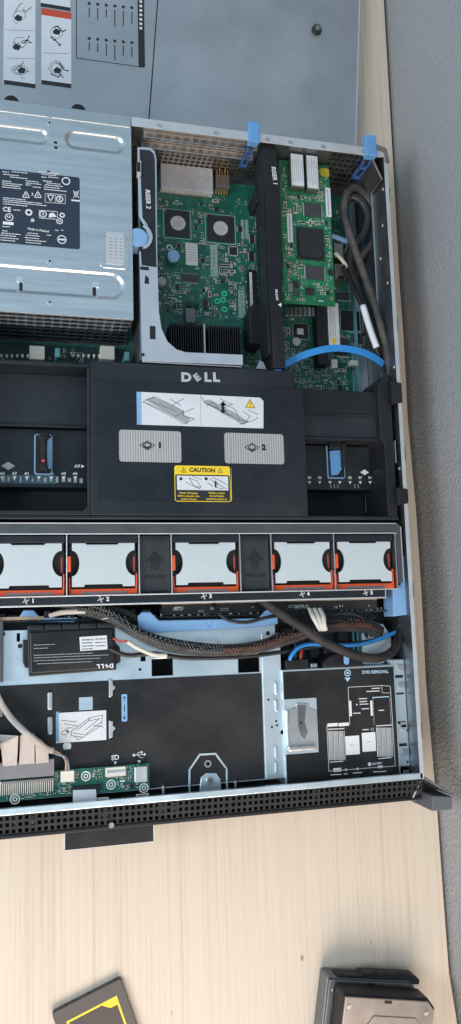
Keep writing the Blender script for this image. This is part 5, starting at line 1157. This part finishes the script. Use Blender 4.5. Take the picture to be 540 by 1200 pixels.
# main bundle over the cage
rg = random.Random(21)
base = [(92, 712, 66), (112, 716, 68), (135, 725, 72), (160, 741, 76), (190, 753, 77), (225, 760, 78), (262, 762, 78), (300, 758, 77), (335, 748, 75), (370, 738, 72), (405, 732, 68), (432, 734, 60), (446, 742, 52)]
for i, (sl, dv, dz, mt, r, lb_) in enumerate(((slice(0, 13), -4.5, 2, 'braid_black', 4.0, 'black braided cable along the upper edge of the bundle crossing the cage'), (slice(0, 9), .5, 3.5, 'braid_black', 3.8, 'speckled black braided cable in the middle of the left half of the bundle'), (slice(0, 13), 5, 1, 'braid_black', 3.8, 'black braided cable along the lower edge of the bundle crossing the cage'), (slice(6, 13), -1.5, 6.0, 'braid_brown', 3.6, 'reddish brown braided cable on top of the right half of the bundle'))):
    cable('braided_cable', [(u, v + dv * (.6 if 150 < u < 400 else .9) + .8 * sin(u * .05 + i * 2), z + dz) for u, v, z in base[sl]], r, mt, lb_)
for i, (a, b, c_, mt, lb_) in enumerate((((262, 765, 79), (330, 752, 79), (420, 728, 68), 'cable_red', 'thin dark red wire twisted along the right half of the cable bundle'), ((300, 752, 81), (370, 734, 77), (440, 726, 62), 'cable_black', 'thin black wire running on top of the right half of the cable bundle'), ((120, 722, 74), (180, 753, 82), (250, 768, 76), 'cable_white', 'thin pale wire wound along the left half of the cable bundle'))):
    pts = []
    for j in range(13):
        t = j / 12; u = (1 - t) ** 2 * a[0] + 2 * t * (1 - t) * b[0] + t * t * c_[0]; v = (1 - t) ** 2 * a[1] + 2 * t * (1 - t) * b[1] + t * t * c_[1]; z = (1 - t) * a[2] + t * c_[2]; pts.append((u, v + 3.5 * sin(j * 1.9 + i), z + 3))
    cable('thin_wire', pts, .6, mt, lb_, n=6)
cable('braided_cable', [(303, 701, 70), (318, 712, 76), (345, 730, 82), (375, 750, 84), (405, 764, 84), (430, 771, 80), (450, 769, 74), (463, 758, 66), (468, 738, 58), (468, 715, 50)], 4.8, 'braid_fine', 'thick black braided cable running diagonally over the bundle to the right wall')
cable('sheathed_cable', [(128, 760, 74), (150, 768, 70), (180, 766, 70), (215, 771, 68), (250, 771, 68), (290, 769, 66), (330, 764, 62), (380, 756, 56), (430, 752, 52), (462, 742, 50)], 2.2, 'cable_black', 'thin black sheathed cable running below the bundle')
cable('blue_wire', [(337, 778, 62), (341, 768, 66), (349, 759, 66), (362, 755, 64), (385, 755.5, 62), (410, 756, 62), (435, 752, 62), (465, 740, 58)], 2.1, 'cable_blue', 'round blue cable bending down to the black plug above the optical bay')
cable('red_wire', [(352, 774, 60), (352, 766, 60), (353, 757, 58)], 1.8, 'cable_red', 'short red wire rising from the black plug above the optical bay')
cable('white_wires', [(58, 722, 66), (72, 718, 68), (88, 717, 70), (101, 716, 72)], 2.4, 'cable_white', 'pair of off white wires entering the left end of the bundle', rz=1.6)
cable('white_wires', [(150, 752, 76), (161, 759, 78), (180, 767, 77), (196, 768, 75)], 2.0, 'connector_white', 'white sleeve lying along the left lower side of the bundle')
cable('thin_wire', [(133, 748, 74), (142, 752, 74), (152, 752, 76), (163, 760, 76)], 1.0, 'label_red', 'thin orange wire leaving the battery module', n=8)
cable('sheathed_cable', [(250, 708, 60), (258, 720, 72), (272, 728, 76), (290, 729, 76), (310, 724, 74), (330, 722, 70), (352, 730, 70)], 1.7, 'cable_black', 'thin black cable sagging over the blue bridge')
cable('sheathed_cable', [(60, 708, 62), (90, 712, 68), (118, 711, 68), (150, 718, 66), (162, 725, 64)], 3.0, 'cable_black', 'black cable crossing above the battery module to the blue bridge')
cable('sheathed_cable', [(385, 722, 60), (405, 719, 68), (420, 722, 68), (431, 732, 62), (434, 745, 52)], 1.6, 'cable_black', 'thin black cable curling at the right end of the bundle')
cable('sheathed_cable', [(372, 726, 60), (395, 727, 66), (412, 729, 66), (425, 738, 60), (430, 748, 50)], 1.6, 'cable_black', 'lower thin black cable curling at the right end of the bundle')
m = MB()
for i in range(3): m.tube(P3((362 + i * 6, 713, 70), (366 + i * 6, 722, 80), (371 + i * 4, 731, 83), (375 + i * 3, 739, 82)), 2.6, 8, 1.4)
tag(m.build('white_plug_strap', 'connector_white', None, smooth=True), 'folded white fabric strap lying over the dark cables near fan 4', 'strap')
for u, v_, s_ in ((182, 767, 0), (263, 770, 0), (292, 766, 0)): pass
cm = MB().ppoly([(228, 751), (256, 750), (257, 756), (229, 757)], CZ + 1, CZ + 4).build('cable_clip', 'steel_pale', cage, .8)
tag(MB().ppoly([(283, 762), (301, 760), (302, 766), (284, 768)], 70, 75).build('cable_clamp', 'connector_white', None, .8), 'small pale clamp holding the cable bundle above the right cage slot', 'clamp')
# ================================================================ front control board with ribbon cable
cbz = 68.0
cbd = thing('control_board', 'narrow green control board with card socket and ribbon cable header along the front bar', 'circuit board', (*P(90, 925, cbz), CZ + 1.3))
cbx0 = -62; yf = Y0 + 8.5
xa_, xb_ = P(62, 920, cbz)[0], P(176, 918, cbz)[0]
yt = P(120, 899, cbz)[1]
MB().prism([(cbx0, yf), (xb_, yf), (xb_, P(176, 893, cbz)[1] - 1), (xa_, yt), (xa_, P(60, 905, cbz)[1]), (cbx0, P(10, 905, cbz)[1])], cbz - 1.6, cbz).build('board', 'pcb', cbd, .2)
MB().prism([(cbx0, yf + 1), (xb_ - 1, yf + 1), (xb_ - 1, yt - 8), (cbx0, yt - 8)], CZ + 1.3, cbz - 1.7).build('board_support', 'deep_black', cbd)
ca = []
def cblk(u0, v0, u1, v1, h_, nm, mt, bev=.5): r = R(u0, v0, u1, v1, cbz + h_); ca.append((r[0] - .5, r[1] + .5, r[2] - .5, r[3] + .5)); return MB().box(*r, cbz, cbz + h_).build(nm, mt, cbd, bev), r
cblk(-40, 893, 64, 913, 8, 'ribbon_header', 'connector_grey'); 
c, r_ = cblk(2, 914, 62, 917, 6, 'header_edge', 'connector_grey')
m = MB()
for i in range(26): x = P(1 + i * 2.45, 922, cbz + 4)[0]; y0_ = P(30, 930, cbz + 4)[1]; y1_ = P(30, 914, cbz + 4)[1]; m.box(x - .45, x + .45, y0_, y1_, cbz + 1, cbz + 4)
m.build('header_pins', 'connector_white', cbd); ca.append(R(-40, 912, 64, 931, cbz))
cblk(71.5, 903.5, 87.5, 916.5, 7, 'white_socket', 'connector_white'); c, r_ = cblk(124, 899, 148, 910, 4, 'card_socket', 'connector_white'); MB().box(r_[0] + 1, r_[1] - 1, r_[2] + 3, r_[3] - 2.5, cbz + 4, cbz + 4.4).build('card_slot', 'steel', c, .2)
m = MB()
for i in range(12): x = r_[0] + 2 + i * (r_[1] - r_[0] - 3) / 12; m.box(x, x + .5, r_[2] - 1.2, r_[2], cbz, cbz + 2)
m.build('socket_pins', 'solder', c)
cblk(158, 898, 173.5, 917, 6, 'usb_socket', 'steel', .8); c, r_ = cblk(85, 921, 118, 926, 4, 'flat_cable_socket', 'deep_black'); 
for a in ((141, 914, 147, 916.5), ): cblk(*a, 1, 'small_sticker', 'label_white', 0)
k = MB()
for u, v_ in ((101, 909.5), (18, 936.5), (169, 923.5), (130.5, 919.5)):
    k = MB(); x, y = P(u, v_, cbz); k.ring(x, y, 3.4, 4.5, cbz, cbz + .12, n=24); k.ring(x, y, 1.2, 2.2, cbz, cbz + .12, n=14); ca.append((x - 5, x + 5, y - 5, y + 5)); k.build('ring_mark', 'print_white', cbd)
x0, x1, y0_, y1_ = R(160, 930, 175, 937, cbz); ca.append((x0, x1, y0_, y1_)); l = MB().box(x0, x1, y0_, y1_, cbz, cbz + .2).build('board_sticker', 'label_white', cbd)
l2 = MB(); l2.greek(x0 + 1, x1 - 1, y0_ + 2, cbz + .22, .8, rg); l2.greek(x0 + 1, x1 - 1, y0_ + 4, cbz + .22, .8, rg); l2.build('lettering', 'print_black', l)
ca.append(R(84, 917, 135, 948, cbz))
populate(cbd, (-60, xb_ - 1, yf + 1, yt - 1), cbz, 900, ca, 41)
fc_ = MB(); fc_.prism(PP([(86, 926), (113, 925), (114, 940), (86, 943)], cbz + 5), cbz + 4.2, cbz + 5); fc_.prism(PP([(114, 935), (127, 934), (133, 942), (112, 946)], cbz + 4), cbz + 3.2, cbz + 4)
tag(fc_.build('flat_cable', 'label_white', None, .3), 'short white flat cable folded over the front edge of the control board', 'cable')
# folded ribbon cable
rb_ = thing('ribbon_cable', 'wide pale ribbon cable folded in fans and plugged into the dark grey header', 'cable', (*P(30, 880, 76), 70))
def fold(pts, nm='ribbon_fold'):
    v = P3(*pts); n_ = len(v); b = [(x, y, z - 1.0) for x, y, z in v]
    MB().add(v + b, [tuple(range(n_)), tuple(range(n_, 2 * n_))[::-1]] + [(i, n_ + i, n_ + (i + 1) % n_, (i + 1) % n_) for i in range(n_)]).build(nm, 'ribbon_grey', rb_, .25)
fold([(-30, 858, 76), (0, 861, 78), (20, 862, 90), (22, 866, 92), (2, 878, 78), (-30, 880, 76)])
fold([(4, 898, 77), (1, 872, 84), (22, 862, 94), (21, 884, 84), (20, 897, 77)])
fold([(23, 896, 77), (24, 862, 90), (34, 858, 96), (41, 860, 92), (41, 895, 77)])
fold([(42.5, 895, 77), (41.5, 862, 92), (50, 868, 88), (57, 876, 82), (57.5, 893.5, 77)])
fold([(-30, 899, 77), (-30, 866, 84), (-2, 870, 90), (0, 898, 77)])
cable('sheathed_cable', [(-6, 808, 74), (3, 826, 76), (14, 842, 82), (30, 858, 96), (42, 868, 92), (54, 877, 82), (62, 880, 76)], 2.9, 'ribbon_grey', 'round off white cable ending in twisted thin wires beside the ribbon cable', rz=2)
for i, (mt, w_, du) in enumerate((('capacitor_tan', 'tan', -1.2), ('cable_red', 'red', 0), ('teal_plastic', 'teal', 1.2))):
    cable('thin_wire', [(60, 880 + du, 76), (68, 883 + du, 73), (76 + du, 887, 72), (79 + du, 893, 74), (79.5 + du * 1.6, 904, 74)], 1.0, mt, 'thin %s wire of the twisted trio plugged into the white socket' % w_, n=8, grp=None)
m = MB().ppoly([(-40, 816), (2, 816), (4, 840), (-40, 842)], CZ + 1.3, 76).build('side_block', 'connector_grey', None, 1.0); tag(m, 'dark grey block at the left photo edge under the off white cable', 'block')
m = MB().box(-62, P(4, 760, 72)[0], P(2, 800, 72)[1], P(2, 727, 72)[1], CZ + .7, 72).build('side_cover', 'rail_grey', None, 1.0); tag(m, 'dark grey cover strip at the far left beside the pale steel cage', 'cover')
# ================================================================ loose drives on the table
a, b = Vector((*P(61, 1188, 7), 0)), Vector((*P(143, 1146, 7), 0)); d = (b - a); ang = math.degrees(math.atan2(d.y, d.x)); wS = d.length
sd = thing('solid_state_drive', 'slim dark grey solid state drive with yellow outlined label lying at the bottom left', 'drive', (a.x, a.y, 0), ang)
wS = 69.85
MB().prism(rrect(0, wS, -100, 0, 3), 0.05, 6.8).build('case', 'ssd_case', sd, .6, 3, local=True)
lbm = MB().prism([(10, -92), (10, -13), (wS - 9, -13), (wS - 9, -92)], 6.8, 6.95).build('label_border', 'label_yellow', sd, local=True)
MB().prism([(12, -90), (12, -15), (wS - 25, -15), (wS - 18, -21), (wS - 11, -21), (wS - 11, -90)], 6.96, 7.05).build('label_centre', 'ssd_label', lbm, local=True)
m = MB()
for x in (14, 22, 36, 58, 64): m.box(x, x + 1.6, -.3, .4, 2, 5.6)
m.each('screw_hole', 'deep_black', sd, local=True)
def hdd(label, u0, v0, u1, v1, z, cm):
    a, b = Vector((*P(u0, v0, z + 26), 0)), Vector((*P(u1, v1, z + 26), 0)); ang = math.degrees(math.atan2(b.y - a.y, b.x - a.x))
    h = thing('hard_drive', label, 'drive', (a.x, a.y, z), ang, 'stacked hard drives'); W_ = 101.6; D_ = 147
    MB().prism([(0, -D_), (0, -2), (2, 0), (W_ - 9, 0), (W_, -9), (W_, -D_)], .2, 21).build('body', 'black_plastic' if cm == 'hdd_cover' else 'steel_dark', h, 1.0, 3, local=True)
    MB().prism([(1.5, -D_), (1.5, -2.5), (W_ - 9.5, -2.5), (W_ - 2, -10), (W_ - 2, -D_)], 21, 24).build('cover', cm, h, .7, 3, local=True)
    out_ = [(9, -D_ + 4), (9, -34), (16, -27), (27, -27), (34, -18), (W_ - 22, -18), (W_ - 9, -32), (W_ - 9, -D_ + 4)]
    MB().prism(out_, 24, 25).build('raised_plateau', cm, h, 1.0, 3, local=True)
    q = [(30, -D_ + 4), (30, -40), (38, -32), (W_ - 26, -32), (W_ - 18, -42), (W_ - 18, -D_ + 4)]
    MB().prism(q, 25, 25.5).build('inner_plateau', cm, h, .5, 2, local=True)
    m = MB()
    for x, y in ((7, -11), (W_ - 10, -13)): m.cyl(x, y, 2.2, 24, 24.7, 16)
    s_ = m.each('cover_screw', 'screw_metal', h, .2, local=True)
    m = MB().box(44, 52, -6.5, -3.5, 22, 24.1).build('notch', 'deep_black', h, local=True)
    return h
h1 = hdd('lower hard drive of the stack, silver framed and turned slightly, poking out at the left', 385, 1146, 484, 1151, 0, 'steel_dark')
MB().prism([(10, -1), (10, 2), (36, 2), (38, 5), (98, 5), (104, 1), (104, -4), (96, -4), (92, -1)], 8, 22).build('black_carrier', 'black_plastic', h1, 1.0, 2, local=True)
m = MB()
for x in (48, 60, 74, 84): m.box(x, x + 7, 4.4, 7.6, 22, 24)
m.each('carrier_clip', 'black_plastic', h1, .6, local=True); MB().line([(10, -120), (10, -26), (30, -8), (88, -8)], 24.1, 1.3, .6).build('silver_ridge', 'steel', h1, local=True)
h2 = hdd('upper hard drive of the stack with warm silver cover and pressed plateau', 404, 1166, 511, 1172.5, 26.4, 'hdd_cover')

# ================================================================ camera, light
cd = bpy.data.cameras.new('camera'); cam = bpy.data.objects.new('camera', cd); COL.objects.link(cam); S.camera = cam
cd.sensor_fit = 'VERTICAL'; cd.sensor_height = 36; cd.lens = 36 * F / 1200; cd.clip_start = .02; cd.clip_end = 50
# camera axes: right=(Xw.x,Yw.x,Zw.x) etc
r_ = Vector((XW.x, YW.x, ZW.x)); dn = Vector((XW.y, YW.y, ZW.y)); fw = Vector((XW.z, YW.z, ZW.z))
cam.matrix_world = Matrix(((r_.x, -dn.x, -fw.x, 0), (r_.y, -dn.y, -fw.y, 0), (r_.z, -dn.z, -fw.z, H * .001), (0, 0, 0, 1)))
wd_ = bpy.data.worlds.new('World'); S.world = wd_; wd_.use_nodes = True; nt = wd_.node_tree
bg = nt.nodes['Background']; tc = nt.nodes.new('ShaderNodeTexCoord'); sp_ = nt.nodes.new('ShaderNodeSeparateXYZ'); nt.links.new(tc.outputs['Generated'], sp_.inputs[0])
mr = nt.nodes.new('ShaderNodeMapRange'); mr.inputs[1].default_value = -1; mr.inputs[2].default_value = 1; nt.links.new(sp_.outputs['Y'], mr.inputs[0])
rp_ = ramp(nt, mr.outputs[0], [(0.0, (0.52, 0.53, 0.55)), (0.42, (0.43, 0.62, 0.78)), (0.74, (0.53, 0.73, 0.89)), (0.88, (0.36, 0.46, 0.55)), (1.0, (0.20, 0.27, 0.34))])
nt.links.new(rp_.outputs[0], bg.inputs[0]); bg.inputs[1].default_value = WORLD
def area(nm, loc_, tgt, sz, pw, col, szy=None):
    l = bpy.data.lights.new(nm, 'AREA'); l.energy = pw; l.color = col; l.size = sz; l.shape = 'RECTANGLE'; l.size_y = szy or sz
    o = bpy.data.objects.new(nm, l); COL.objects.link(o); o.location = loc_; o.rotation_euler = (Vector(tgt) - Vector(loc_)).to_track_quat('-Z', 'Y').to_euler(); return o
for a in LAMPS: area(*a)
S.view_settings.view_transform = 'Standard'; S.view_settings.look = 'None'; S.view_settings.exposure = 0; S.view_settings.gamma = 1
S.render.engine = 'CYCLES'; S.cycles.max_bounces = 6
